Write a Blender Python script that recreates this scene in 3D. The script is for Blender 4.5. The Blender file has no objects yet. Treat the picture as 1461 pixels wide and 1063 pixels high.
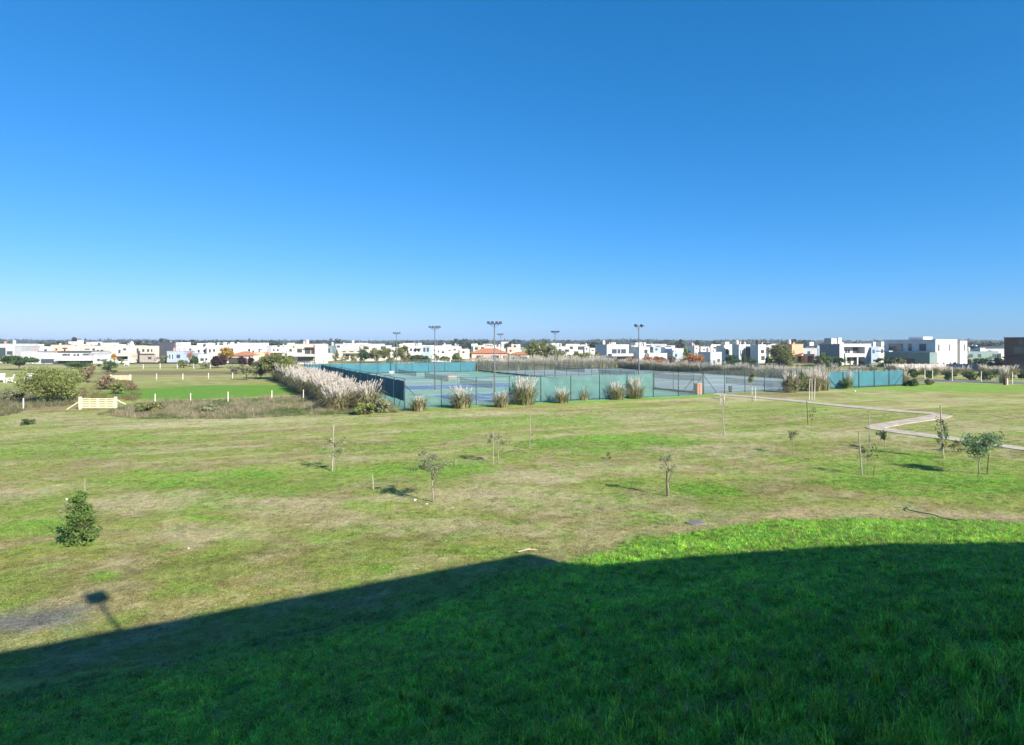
import bpy, bmesh, math, random
import numpy as np
from mathutils import Vector, Matrix
random.seed(7); rng = np.random.default_rng(7)
S = bpy.context.scene; C = S.collection
R = math.radians
# ------------------------------------------------------------------ camera, sky, sun, exposure
FPX, HOR, EYE = 900.0, 490.0, 6.5          # focal length and horizon in photo pixels, eye height in metres
cam_d = bpy.data.cameras.new('camera'); cam = bpy.data.objects.new('camera', cam_d); C.objects.link(cam)
cam_d.sensor_width = 36; cam_d.lens = 36 * FPX / 1461
cam_d.shift_y = (HOR - 531.5) / 1461
cam_d.clip_start = .05; cam_d.clip_end = 20000
cam.location = (0, 0, EYE); cam.rotation_euler = (R(90), 0, 0)
S.camera = cam
SUN = Vector((.683, -.731, 0)).normalized() * math.cos(R(30)); SUN.z = math.sin(R(30))
W = bpy.data.worlds.new('World'); S.world = W; W.use_nodes = True
nt = W.node_tree; bg = nt.nodes['Background']
sky = nt.nodes.new('ShaderNodeTexSky'); sky.sky_type = 'NISHITA'; sky.sun_disc = False
sky.sun_elevation = R(30); sky.sun_rotation = math.atan2(SUN.x, SUN.y)
sky.altitude = 0; sky.air_density = .8; sky.dust_density = .5; sky.ozone_density = 6.0
EXPO = 1.15                                # the photograph's colour response, one power curve per channel over the whole sky
sp = nt.nodes.new('ShaderNodeSeparateColor'); cb = nt.nodes.new('ShaderNodeCombineColor'); nt.links.new(sky.outputs[0], sp.inputs[0])
for i_, (g_, k_) in enumerate(((1.52, 1.70), (.81, 1.134), (.78, 1.58))):
    m1 = nt.nodes.new('ShaderNodeMath'); m1.operation = 'MULTIPLY'; m1.inputs[1].default_value = .1; nt.links.new(sp.outputs[i_], m1.inputs[0])
    m2 = nt.nodes.new('ShaderNodeMath'); m2.operation = 'POWER'; m2.inputs[1].default_value = g_; nt.links.new(m1.outputs[0], m2.inputs[0])
    m3 = nt.nodes.new('ShaderNodeMath'); m3.operation = 'MULTIPLY'; m3.inputs[1].default_value = k_ / (.1 * 2 ** EXPO); nt.links.new(m2.outputs[0], m3.inputs[0]); nt.links.new(m3.outputs[0], cb.inputs[i_])
nt.links.new(cb.outputs[0], bg.inputs[0]); bg.inputs[1].default_value = .1
sl = bpy.data.lights.new('sun', 'SUN'); sl.energy = 4.5; sl.angle = R(.5); sl.color = (1, .93, .82)
so = bpy.data.objects.new('sun', sl); C.objects.link(so); so.rotation_euler = SUN.to_track_quat('Z', 'Y').to_euler()
so.location = SUN * 60
S.view_settings.view_transform = 'Standard'; S.view_settings.look = 'None'
S.view_settings.exposure = EXPO; S.view_settings.gamma = 1; S.view_settings.use_curve_mapping = False
S.render.engine = 'CYCLES'; HAZE = .00026
S.cycles.use_denoising = True; S.cycles.denoiser = 'OPENIMAGEDENOISE'; S.cycles.denoising_input_passes = 'RGB_ALBEDO_NORMAL'; S.cycles.denoising_prefilter = 'ACCURATE'; S.cycles.max_bounces = 6; S.cycles.transparent_max_bounces = 24

# ------------------------------------------------------------------ terrain shape
TX = np.array([-60, -30, -18, -10.8, -4, .4, 2.6, 5, 9.4, 14, 18.4, 26, 40, 60.])
TY = np.array([4, 5, 8, 11.6, 15.0, 18.2, 19.6, 21.2, 23, 23.2, 22.7, 21.5, 19, 16.])
def toe(x): return np.interp(x, TX, TY)
def zt(x, y):
    d = toe(x) - y
    s = .5 * (d + np.sqrt(d * d + 2.0)) - .15
    s = np.maximum(s, 0) * np.clip((d + 3) / 3, 0, 1)
    h = .205 * s
    return -np.log(np.exp(-h * 2.2) + np.exp(-4.1 * 2.2)) / 2.2 + np.log(1 + np.exp(-4.1 * 2.2)) / 2.2
def P(px, py):                                   # photo pixel -> point on the ground
    dx = (px - 730.5) / FPX; dz = (py - HOR) / FPX
    if py < 740: t = EYE / dz; return Vector((dx * t, t, 0))
    t = 2.
    while t < 400:
        if EYE - dz * t <= zt(dx * t, t): break
        t += .01
    return Vector((dx * t, t, float(zt(dx * t, t))))

def hash2(ix, iy, seed):
    h = np.sin(ix * 127.1 + iy * 311.7 + seed * 74.7) * 43758.5453
    return h - np.floor(h)
def vnoise(x, y, seed=0):
    ix, iy = np.floor(x), np.floor(y); fx, fy = x - ix, y - iy
    fx = fx * fx * (3 - 2 * fx); fy = fy * fy * (3 - 2 * fy)
    a, b = hash2(ix, iy, seed), hash2(ix + 1, iy, seed); c, d = hash2(ix, iy + 1, seed), hash2(ix + 1, iy + 1, seed)
    return a + (b - a) * fx + (c - a) * fy + (a - b - c + d) * fx * fy
def fbm(x, y, seed=0, n=4):
    v = 0; a = .5; t = 0
    for k in range(n):
        v = v + a * vnoise(x * 2 ** k, y * 2 ** k, seed + k * 13); t += a; a *= .5
    return v / t
def sstep(a, b, x):
    t = np.clip((x - a) / (b - a), 0, 1); return t * t * (3 - 2 * t)
def ell(x, y, px, py, rx, ry, soft=.5, seed=3):
    """soft, ragged elliptical patch on the ground centred where the photo shows it"""
    c = P(px, py); Rx = rx * c.y / FPX; Ry = ry * c.y ** 2 / (FPX * EYE)
    d = np.sqrt(((x - c.x) / Rx) ** 2 + ((y - c.y) / Ry) ** 2)
    d = d + (fbm(x * .7, y * .5, seed) - .5) * 1.1 + (fbm(x * 2.6, y * 2.0, seed + 5, 3) - .5) * .5
    return 1 - sstep(1 - soft, 1 + soft * .4, d)
# tennis complex frame: u along its front fence, v into depth
A0 = Vector((-10.7, 62.9, 0)); U = Vector((.902, .432, 0)); V = Vector((-.432, .902, 0)); UANG = math.atan2(.432, .902)
def CT(s, t, z=0): return A0 + U * s + V * t + Vector((0, 0, z))
LUSH = np.array([.165, .315, .040]); MID = np.array([.245, .276, .070]); DRY = np.array([.47, .415, .255])
OLIVE = np.array([.235, .20, .070]); TAN = np.array([.45, .36, .21]); DEEP = np.array([.255, .455, .054])
def paint(x, y):
    """what grows where: returns the albedo of the turf and (lush, dry) amounts"""
    st = (x * .902 + y * .432); ct = (-x * .432 + y * .902)
    n1 = fbm(x * .16, y * .16, 1); n2 = fbm(x * .55, y * .55, 21); streak = fbm(st * .05, ct * .55, 41, 5); n3 = fbm(x * 2.3, y * 2.3, 61, 3)
    lush = np.zeros_like(x); dry = np.zeros_like(x)
    for i, (px, py, rx, ry, k) in enumerate([
        (600, 668, 120, 13, .95), (790, 632, 60, 9, .8), (470, 700, 30, 5, .5), (300, 678, 170, 10, .75), (215, 690, 110, 9, .6), (60, 752, 70, 14, .9),
        (420, 695, 80, 14, .65), (1010, 698, 55, 9, .9), (900, 628, 120, 9, .75), (1235, 690, 70, 13, .6), (1400, 690, 120, 22, .85),
        (1330, 655, 80, 14, .6), (930, 690, 110, 10, .4), (1350, 553, 150, 7, .95), (1320, 705, 60, 8, .6), (300, 740, 30, 5, .7), (540, 810, 40, 6, .5), (620, 788, 28, 4, .6),
        (150, 822, 22, 7, .7), (640, 790, 40, 5, .5), (860, 640, 70, 8, .6), (1100, 585, 120, 8, .3), (1180, 660, 60, 12, .35), (100, 777, 40, 5, .9),
        (480, 815, 45, 5, .5), (560, 640, 120, 9, .35), (80, 640, 120, 18, .45), (760, 600, 140, 5, .5), (700, 645, 80, 8, .4)]):
        lush = np.maximum(lush, k * ell(x, y, px, py, rx, ry, .6, 3 + i))
    for i, (px, py, rx, ry, k) in enumerate([
        (700, 705, 160, 22, .6), (250, 715, 130, 14, .8), (20, 705, 60, 12, .95), (150, 692, 90, 4, .9), (420, 722, 90, 12, .55), (540, 712, 60, 5, .8),
        (750, 680, 90, 12, .6), (880, 668, 110, 10, .5), (830, 718, 120, 16, .55), (1010, 640, 140, 14, .45), (300, 760, 150, 16, .55), (1140, 620, 160, 5, .55),
        (330, 600, 260, 9, .45), (960, 735, 120, 10, .5), (560, 750, 130, 12, .5), (700, 590, 200, 4, .5), (1300, 640, 60, 5, .4), (1420, 610, 70, 9, .5),
        (900, 600, 130, 6, .5), (1350, 570, 120, 4, .5), (1320, 735, 120, 7, .45), (180, 640, 200, 4, .5), (520, 690, 30, 6, .3), (680, 660, 40, 4, .8),
        (1050, 570, 110, 4, .4), (720, 755, 120, 12, .4), (50, 600, 60, 10, .5)]):
        dry = np.maximum(dry, k * ell(x, y, px, py, rx, ry, .7, 73 + i))
    dry = np.clip(dry + .42 * sstep(.52, .74, streak) * sstep(30, 45, y) + .35 * sstep(.5, .7, n2) * (y < 60), 0, 1)
    lush = np.clip(lush + .35 * sstep(.55, .75, n1), 0, 1)
    d = toe(x) - y                                           # inside the bank: long green turf
    wob = (fbm(x * .5, y * .5, 91) - .5) * 2.6 + (fbm(x * 3, y * 3, 95, 3) - .5) * 1.6
    bank = sstep(.2, 1.6, d + wob)
    strip = sstep(-2.6, -.6, d + wob) * (1 - sstep(.1, 1.2, d + wob)) * sstep(-2, 3, x)
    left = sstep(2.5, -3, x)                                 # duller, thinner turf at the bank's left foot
    # small clumps: worn thatch and fresh tufts between them
    n4 = fbm(x * 1.3, y * 1.6, 131, 4); n5 = fbm(x * 1.1 + 40, y * 1.4, 137, 4)
    dry = np.clip(dry + .40 * sstep(.55, .68, n4) * (1 - lush), 0, 1); lush = np.clip(lush + .42 * sstep(.58, .68, n5) * (y < 60), 0, 1)
    # strip of fresh turf along the front fence and the bright lawn behind the dry grass
    sA = (x - A0.x) * .902 + (y - A0.y) * .432; tA = -(x - A0.x) * .432 + (y - A0.y) * .902
    fr = sstep(-3.2, -1.6, tA + (n2 - .5) * 1.5) * (tA < .5) * (sA > 1) * (sA < 41); lush = np.maximum(lush, fr)
    fr2 = sstep(-6, -3, tA + (n2 - .5) * 2) * (tA < 1) * (sA > 60) * (sA < 120); lush = np.maximum(lush, .7 * fr2)
    lawn = (1 - sstep(.8, 1.0, np.sqrt(((x + 41) / 15) ** 2 + ((y - 86) / 14) ** 2) + (n2 - .5) * .25))
    col = MID[None] * np.ones((x.size, 3)); f = lambda a: a.reshape(-1, 1)
    col = col + (OLIVE - MID)[None] * f(.8 * sstep(.4, .65, n2) * (1 - lush))
    s2 = fbm(st * .09 + 7, ct * 1.9, 47, 4); col = col * f(.70 + .36 * streak + .30 * s2); col = col + (DRY - col) * f(.42 * sstep(.56, .74, s2) * sstep(28, 38, y) * (1 - lush))
    col = col + (DRY - col) * f(.75 * dry * (1 - .6 * lush) * (.55 + .9 * n3).clip(0, 1))
    col = col + (LUSH * f(.8 + .4 * n3) - col) * f((.85 * lush * (.45 + 1.0 * n3)).clip(0, 1))
    col = col + (TAN - col) * f(.7 * strip * (.3 + .9 * n3).clip(0, 1))
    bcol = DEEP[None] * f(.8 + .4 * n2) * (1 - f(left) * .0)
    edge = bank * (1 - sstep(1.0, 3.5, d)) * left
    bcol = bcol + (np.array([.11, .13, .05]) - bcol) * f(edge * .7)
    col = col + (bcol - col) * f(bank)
    col = col + (np.array([.125, .250, .032]) - col) * f(lawn)
    mud = ell(x, y, 20, 885, 110, 22, .8, 55)
    col = col + (np.array([.13, .13, .13]) - col) * f(mud * (.4 + .8 * n3).clip(0, 1))
    soil = ell(x, y, 250, 532, 190, 4, .6, 56)
    col = col + (np.array([.17, .125, .07]) - col) * f(soil * .8)
    soil2 = ell(x, y, 1120, 563, 80, 4, .6, 57) * .7
    col = col + (np.array([.20, .15, .08]) - col) * f(soil2)
    fr3 = ell(x, y, 80, 581, 90, 3.5, .6, 58)
    col = col + (np.array([.27, .19, .12]) - col) * f(fr3 * .8)
    return col, np.maximum(lush * (1 - bank), bank * (1 - .8 * edge)), dry * (1 - bank), mud, bank

# ------------------------------------------------------------------ materials
MATS = {}
def mat(name, col, rough=.85, var=.15, scale=3., spec=.2, metal=0., bump=0., attr=None, inst=None, transl=0., alpha=None, hue2=None):
    if name in MATS: return MATS[name]
    m = bpy.data.materials.new(name); m.use_nodes = True; n = m.node_tree; L = n.links
    b = n.nodes['Principled BSDF']; b.inputs['Roughness'].default_value = rough
    b.inputs['Specular IOR Level'].default_value = spec; b.inputs['Metallic'].default_value = metal
    tc = n.nodes.new('ShaderNodeTexCoord'); no = n.nodes.new('ShaderNodeTexNoise'); no.inputs['Scale'].default_value = scale
    no.inputs['Detail'].default_value = 5; L.new(tc.outputs['Object'], no.inputs['Vector'])
    mr = n.nodes.new('ShaderNodeMapRange'); mr.inputs['From Min'].default_value = .3; mr.inputs['From Max'].default_value = .7
    mr.inputs['To Min'].default_value = 1 - var; mr.inputs['To Max'].default_value = 1 + var; L.new(no.outputs['Fac'], mr.inputs['Value'])
    mx = n.nodes.new('ShaderNodeMix'); mx.data_type = 'RGBA'; mx.blend_type = 'MULTIPLY'; mx.inputs[0].default_value = 1
    L.new(mr.outputs[0], mx.inputs[7])
    if attr or inst:
        a = n.nodes.new('ShaderNodeAttribute'); a.attribute_name = attr or inst; a.attribute_type = 'INSTANCER' if inst else 'GEOMETRY'
        L.new(a.outputs['Color'], mx.inputs[6])
    elif hue2:
        cr = n.nodes.new('ShaderNodeMix'); cr.data_type = 'RGBA'; cr.inputs[6].default_value = (*col, 1); cr.inputs[7].default_value = (*hue2, 1)
        n2 = n.nodes.new('ShaderNodeTexNoise'); n2.inputs['Scale'].default_value = scale * .35; n2.inputs['Detail'].default_value = 3
        L.new(tc.outputs['Object'], n2.inputs['Vector'])
        m2 = n.nodes.new('ShaderNodeMapRange'); m2.inputs['From Min'].default_value = .35; m2.inputs['From Max'].default_value = .65
        L.new(n2.outputs['Fac'], m2.inputs['Value']); L.new(m2.outputs[0], cr.inputs[0]); L.new(cr.outputs[2], mx.inputs[6])
    else: mx.inputs[6].default_value = (*col, 1)
    L.new(mx.outputs[2], b.inputs['Base Color'])
    if bump:
        bp = n.nodes.new('ShaderNodeBump'); bp.inputs['Strength'].default_value = bump; bp.inputs['Distance'].default_value = .03
        L.new(no.outputs['Fac'], bp.inputs['Height']); L.new(bp.outputs[0], b.inputs['Normal'])
    out = n.nodes['Material Output']
    if transl:
        tr = n.nodes.new('ShaderNodeBsdfTranslucent'); L.new(mx.outputs[2], tr.inputs['Color'])
        ms = n.nodes.new('ShaderNodeMixShader'); ms.inputs[0].default_value = transl
        L.new(b.outputs[0], ms.inputs[1]); L.new(tr.outputs[0], ms.inputs[2]); L.new(ms.outputs[0], out.inputs[0])
    if alpha is not None: b.inputs['Alpha'].default_value = alpha
    MATS[name] = m; return m
def leafmat(name, col, hue2=None): return mat(name, col, rough=.6, var=.45, scale=2.2, spec=.25, transl=.3, hue2=hue2)
def chainlink():
    m = bpy.data.materials.new('chain_link_wire'); m.use_nodes = True; n = m.node_tree; L = n.links
    b = n.nodes['Principled BSDF']; b.inputs['Base Color'].default_value = (.16, .19, .18, 1); b.inputs['Roughness'].default_value = .5
    tc = n.nodes.new('ShaderNodeTexCoord'); ma = []
    for rot in (45, -45):
        mp = n.nodes.new('ShaderNodeMapping'); mp.inputs['Rotation'].default_value = (0, R(rot), 0); L.new(tc.outputs['Object'], mp.inputs['Vector'])
        w = n.nodes.new('ShaderNodeTexWave'); w.wave_type = 'BANDS'; w.bands_direction = 'X'; w.inputs['Scale'].default_value = 6; L.new(mp.outputs[0], w.inputs['Vector'])
        g = n.nodes.new('ShaderNodeMath'); g.operation = 'GREATER_THAN'; g.inputs[1].default_value = .975; L.new(w.outputs['Fac'], g.inputs[0]); ma.append(g)
    mx = n.nodes.new('ShaderNodeMath'); mx.operation = 'MAXIMUM'; L.new(ma[0].outputs[0], mx.inputs[0]); L.new(ma[1].outputs[0], mx.inputs[1])
    L.new(mx.outputs[0], b.inputs['Alpha']); return m
WIRE = chainlink()
M = dict(
 ground=None,
 conc=mat('concrete', (.42, .365, .28), var=.3, scale=1.3, bump=.2), asphalt=mat('asphalt', (.16, .16, .16), var=.15, scale=2),
 white=mat('white_render', (.60, .59, .57), var=.05, scale=.6), cream=mat('cream_render', (.66, .60, .50), var=.06, scale=.6),
 white_warm=mat('weathered_warm_white_render', (.54, .50, .44), var=.14, scale=.5), white_cool=mat('weathered_cool_white_render', (.47, .48, .49), var=.14, scale=.5), grey=mat('grey_render', (.36, .37, .38), var=.08, scale=.6), blue=mat('blue_grey_render_and_shade', (.30, .37, .47), var=.08, scale=.6),  # blue grey also paints in the shade on some right-hand house walls
 shadegrey=mat('blue_grey_side_shade', (.50, .53, .56), var=.1, scale=.6), shadedark=mat('dark_blue_side_shade', (.18, .21, .26), var=.1), dark=mat('charcoal_cladding', (.07, .075, .085), var=.1, scale=1), pink=mat('pink_render', (.66, .42, .34), var=.07, scale=.6),  # both side panel colours carry the shade of left-facing walls
 peach=mat('peach_render', (.74, .38, .24), var=.07, scale=.6), beige=mat('beige_render', (.52, .47, .40), var=.07, scale=.6),
 stone=mat('stone_wall', (.34, .30, .26), var=.3, scale=4, bump=.5), wood=mat('wood_cladding', (.26, .13, .06), var=.25, scale=5),
 tile=mat('terracotta_tile', (.40, .17, .09), var=.25, scale=3, bump=.4), brickd=mat('dark_brick', (.12, .075, .055), var=.3, scale=6, bump=.4),
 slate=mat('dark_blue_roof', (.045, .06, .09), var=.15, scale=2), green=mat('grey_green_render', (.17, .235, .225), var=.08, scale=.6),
 glass=mat('window_glass', (.05, .065, .08), rough=.08, var=.1, spec=.8), frame=mat('window_frame', (.10, .10, .105), rough=.5, spec=.4, var=.05),
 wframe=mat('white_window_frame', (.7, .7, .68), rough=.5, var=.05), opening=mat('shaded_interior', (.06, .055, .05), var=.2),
 court=mat('green_acrylic', (.15, .31, .24), rough=.8, spec=.05, var=.08, scale=.25), courtblue=mat('blue_acrylic', (.060, .155, .27), rough=.8, spec=.05, var=.06, scale=.3),
 courtgrey=mat('glare_grey_acrylic', (.22, .30, .29), rough=.8, spec=.08, var=.1, scale=.2), courtgrey2=mat('glare_blue_acrylic', (.20, .27, .29), rough=.8, spec=.08, var=.1, scale=.2),  # pale tones of the right courts have glare put into the colour
 line=mat('white_line_paint', (.72, .72, .70), var=.08, scale=4),
 screen=mat('teal_windscreen', (.10, .28, .25), rough=.8, var=.2, scale=.9, transl=.25, hue2=(.13, .33, .28), alpha=.78),
 bluescreen=mat('blue_teal_windscreen', (.022, .20, .27), rough=.8, var=.16, scale=.5, transl=.25, hue2=(.03, .24, .30)),
 darkscreen=mat('navy_windscreen', (.022, .085, .13), rough=.8, var=.25, scale=.7, transl=.18, hue2=(.03, .11, .13)),
 steel=mat('galvanised_steel', (.30, .32, .33), rough=.5, metal=.3, spec=.4), lamp=mat('lamp_head_metal', (.045, .05, .06), rough=.4, spec=.5),
 postd=mat('dark_green_post', (.045, .07, .065), rough=.5), pole=mat('grey_pole', (.11, .12, .125), rough=.5, spec=.4),
 postw=mat('white_fence_post', (.70, .67, .60), var=.12, scale=6), gate=mat('cream_painted_timber', (.72, .62, .42), var=.1, scale=5),
 brick=mat('orange_brick', (.50, .26, .17), var=.3, scale=7, bump=.3), bark=mat('sapling_bark', (.28, .25, .20), var=.3, scale=9, bump=.4),
 barkd=mat('dark_bark', (.10, .08, .06), var=.3, scale=6, bump=.4), stake=mat('grey_timber_stake', (.34, .31, .26), var=.25, scale=8, bump=.3),
 plastic=mat('white_plastic', (.78, .78, .76), rough=.5, var=.04), hose=mat('green_rubber_hose', (.025, .15, .08), rough=.45, spec=.4),
 bench=mat('pale_bench_timber', (.45, .36, .25), var=.2, scale=6), net=mat('net_cord', (.05, .06, .06)), rag=mat('white_cloth', (.75, .73, .70), var=.1),
 roofc=mat('roof_gravel', (.4, .39, .37), var=.2, scale=4), fabric=mat('pale_boundary_wall', (.42, .37, .35), var=.25, scale=2.5),
 leafg=leafmat('warm_green_leaf', (.20, .25, .07), (.27, .30, .10)), leaf=leafmat('fresh_leaf', (.10, .18, .045), (.15, .22, .06)), leafd=leafmat('dark_leaf', (.055, .11, .033), (.085, .145, .045)),
 leafo=leafmat('olive_leaf', (.16, .19, .06), (.23, .24, .09)), leafgrey=leafmat('grey_green_leaf', (.24, .26, .14), (.30, .31, .17)),
 leafb=leafmat('blue_green_leaf', (.15, .24, .11), (.24, .33, .17)), leafy=leafmat('yellow_autumn_leaf', (.52, .29, .03), (.34, .24, .06)),
 leafr=leafmat('russet_leaf', (.52, .20, .07), (.40, .22, .09)), leafp=leafmat('dark_purple_leaf', (.045, .022, .028), (.07, .035, .03)),
 leaft=leafmat('tan_dry_leaf', (.30, .22, .13), (.20, .17, .09)), far=leafmat('far_tree_leaf_hazed', (.06, .085, .06), (.09, .115, .08)),  # horizon tree colour lightened to stand for haze
 mound=leafmat('pampas_leaf', (.19, .20, .085), (.33, .29, .16)), plume=mat('pampas_plume', (.80, .75, .66), rough=.9, var=.16, scale=3, transl=.4, hue2=(.66, .58, .48)),
)
def grassmat(name):
    m = mat(name, (0, 0, 0), rough=.42, var=.6, scale=26, spec=.5, inst='tint', transl=.5); return m

# ------------------------------------------------------------------ mesh helpers
class MB:
    def __init__(s): s.v = []; s.f = []
    def quads(s, vs, fs):
        o = len(s.v); s.v += [tuple(v) for v in vs]; s.f += [tuple(i + o for i in f) for f in fs]; return s
    def box(s, x0, x1, y0, y1, z0, z1):
        return s.quads([(x0, y0, z0), (x1, y0, z0), (x1, y1, z0), (x0, y1, z0), (x0, y0, z1), (x1, y0, z1), (x1, y1, z1), (x0, y1, z1)],
                       [(0, 3, 2, 1), (4, 5, 6, 7), (0, 1, 5, 4), (1, 2, 6, 5), (2, 3, 7, 6), (3, 0, 4, 7)])
    def tube(s, pts, rad, n=6):
        pts = [Vector(p) for p in pts]; rad = rad if hasattr(rad, '__len__') else [rad] * len(pts); o = len(s.v)
        for i, p in enumerate(pts):
            d = (pts[min(i + 1, len(pts) - 1)] - pts[max(i - 1, 0)]).normalized()
            a = d.orthogonal().normalized() if abs(d.z) < .99 else Vector((1, 0, 0)); b = d.cross(a).normalized(); a = b.cross(d)
            for k in range(n):
                t = 2 * math.pi * k / n; s.v.append(tuple(p + (a * math.cos(t) + b * math.sin(t)) * rad[i]))
        for i in range(len(pts) - 1):
            for k in range(n):
                s.f.append((o + i * n + k, o + i * n + (k + 1) % n, o + (i + 1) * n + (k + 1) % n, o + (i + 1) * n + k))
        s.f.append(tuple(o + k for k in range(n))[::-1]); s.f.append(tuple(o + (len(pts) - 1) * n + k for k in range(n))); return s
    def bar(s, a, b, w, h=None):
        a, b = Vector(a), Vector(b); d = (b - a); l = d.length; q = d.to_track_quat('X', 'Z').to_matrix(); h = h or w
        m = MB().box(0, l, -w / 2, w / 2, -h / 2, h / 2); s.quads([a + q @ Vector(v) for v in m.v], m.f); return s
    def mesh(s, name, m, smooth=False):
        me = bpy.data.meshes.new(name); me.from_pydata(s.v, [], s.f)
        if m: me.materials.append(m)
        if smooth: me.polygons.foreach_set('use_smooth', [True] * len(me.polygons))
        me.update(); return me
    def build(s, name, m, parent=None, loc=(0, 0, 0), rz=0, smooth=False):
        return link(name, s.mesh(name, m, smooth), parent, loc, rz)
def link(name, me, parent=None, loc=(0, 0, 0), rz=0):
    o = bpy.data.objects.new(name, me); C.objects.link(o); o.parent = parent; o.location = loc; o.rotation_euler.z = rz; return o
def npmesh(name, v, f, m):
    """fast mesh from numpy: v (N,3), f (K,4) or (K,3)"""
    me = bpy.data.meshes.new(name); k = f.shape[1]
    me.vertices.add(len(v)); me.vertices.foreach_set('co', v.astype(np.float32).ravel())
    me.loops.add(f.size); me.loops.foreach_set('vertex_index', f.astype(np.int32).ravel())
    me.polygons.add(len(f)); me.polygons.foreach_set('loop_start', np.arange(0, f.size, k, dtype=np.int32))
    me.materials.append(m); me.update(calc_edges=True); me.validate(); return me
def thing(name, label, cat, loc=(0, 0, 0), rz=0, group=None):
    o = bpy.data.objects.new(name, None); C.objects.link(o); o.location = loc; o.rotation_euler.z = rz
    o.empty_display_size = .2; return tag(o, label, cat, group)
def tag(o, label, cat, group=None):
    o['label'] = label; o['category'] = cat
    if group: o['group'] = group
    return o
def struct(o): o['kind'] = 'structure'; return o
def kids(o): return [c for c in bpy.data.objects if c.parent == o]
KID = {}
def dup(root, loc, rz=0, scale=(1, 1, 1), label=None, group=None):
    if root.name not in KID: KID[root.name] = [(c, kids(c)) for c in kids(root)]
    r = root.copy(); C.objects.link(r); r.location = loc; r.rotation_euler.z = rz; r.scale = scale
    if label: r['label'] = label
    if group: r['group'] = group
    for ch, gs in KID[root.name]:
        c = ch.copy(); C.objects.link(c); c.parent = r
        for g in gs: d = g.copy(); C.objects.link(d); d.parent = c
    return r
ORD = ['first', 'second', 'third', 'fourth', 'fifth', 'sixth', 'seventh', 'eighth', 'ninth', 'tenth', 'eleventh', 'twelfth', 'thirteenth', 'fourteenth', 'fifteenth', 'sixteenth', 'seventeenth', 'eighteenth', 'nineteenth', 'twentieth', 'twenty-first', 'twenty-second', 'twenty-third', 'twenty-fourth', 'twenty-fifth', 'twenty-sixth', 'twenty-seventh', 'twenty-eighth', 'twenty-ninth', 'thirtieth']

def leaves(centers, size, r, flat=.4):
    """one bent leaf-shaped quad per centre, random facing"""
    n = len(centers); a = r.normal(size=(n, 3)); a /= np.linalg.norm(a, axis=1)[:, None]
    b = r.normal(size=(n, 3)); b[:, 2] *= flat; b -= a * (a * b).sum(1)[:, None]; b /= np.linalg.norm(b, axis=1)[:, None]
    s = size * r.uniform(.6, 1.4, (n, 1)); nn = np.cross(a, b)
    v = np.stack([centers - a * s, centers + b * s * .45 + nn * s * .15, centers + a * s, centers - b * s * .45 + nn * s * .15], 1).reshape(-1, 3)
    f = np.arange(n * 4).reshape(n, 4); return v, f
def crown_points(n, rx, rz, cz, r, clumps=14, tight=.33, cone=0.):
    """leaf centres gathered round clumps inside an ellipsoid (cone>0 narrows it upward)"""
    c = r.normal(size=(clumps, 3)); c /= np.linalg.norm(c, axis=1)[:, None]; c *= r.uniform(.35, .85, (clumps, 1)) 
    k = r.integers(0, clumps, n); sz = r.uniform(.6, 1.3, clumps)[k][:, None]
    p = r.normal(size=(n, 3)); p /= np.linalg.norm(p, axis=1)[:, None]; p *= (r.uniform(0, 1, (n, 1)) ** .5) * tight * sz
    q = c[k] + p
    if cone:                                   # conical: clumps stacked from the ground to the tip
        zc = r.uniform(-1, .8, clumps) ; ac = r.uniform(0, 6.283, clumps); rc = (1 - cone * (zc + 1) / 2) * r.uniform(.35, .85, clumps) * np.where(zc < -.85, .8, 1)
        cc = np.stack([np.cos(ac) * rc, np.sin(ac) * rc, zc], 1); q = cc[k] + p * np.array([.9, .9, .55]) * (1 - .5 * cone * (cc[k][:, 2:] + 1) / 2)
    return q * np.array([rx, rx, rz]) + np.array([0, 0, cz])
def make_tree(name, label, cat, loc, h, rx, cz, rz_, n, leaf, lm, bm, seed, trunk_r=.06, clumps=14, tight=.33, cone=0., lean=0., limbs=6, group=None, sc=(1, 1, 1), flat=.6):
    r = np.random.default_rng(seed); rd = random.Random(seed)
    t = thing(name, label, cat, loc, rd.uniform(0, 6), group)
    tr = MB(); top = cz + rz_ * .35; k = 6
    pts = [(lean * (i / k) ** 1.5 + rd.uniform(-.02, .02) * h * (i > 0), rd.uniform(-.015, .015) * h * (i > 0), top * i / k - (.05 if i == 0 else 0)) for i in range(k + 1)]
    tr.tube(pts, [trunk_r * (1.25 - 1.0 * i / k) for i in range(k + 1)], 7); tr.build('trunk', bm, t, smooth=True)
    for i in range(limbs):
        j = rd.randint(2, k - 1); a = rd.uniform(0, 6.28) ; p0 = Vector(pts[j]); l = rx * rd.uniform(.5, .95)
        e = Vector((math.cos(a) * l, math.sin(a) * l, cz + rz_ * rd.uniform(-.5, .6))); m = p0.lerp(e, .5) + Vector((0, 0, -.06 * l))
        lb = MB().tube([p0, m, e], [trunk_r * .55, trunk_r * .35, trunk_r * .1], 5)
        for q in range(2):
            e2 = m + Vector((rd.uniform(-1, 1), rd.uniform(-1, 1), rd.uniform(0, 1))) * l * .5; lb.tube([m, e2], [trunk_r * .22, trunk_r * .06], 4)
        lb.build('limb', bm, t, smooth=True)
    c = crown_points(n, rx, rz_, cz, r, clumps, tight, cone); c[:, 0] += lean
    v, f = leaves(c, leaf, r, flat); link('crown', npmesh('crown', v, f, lm), t)
    return t

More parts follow.
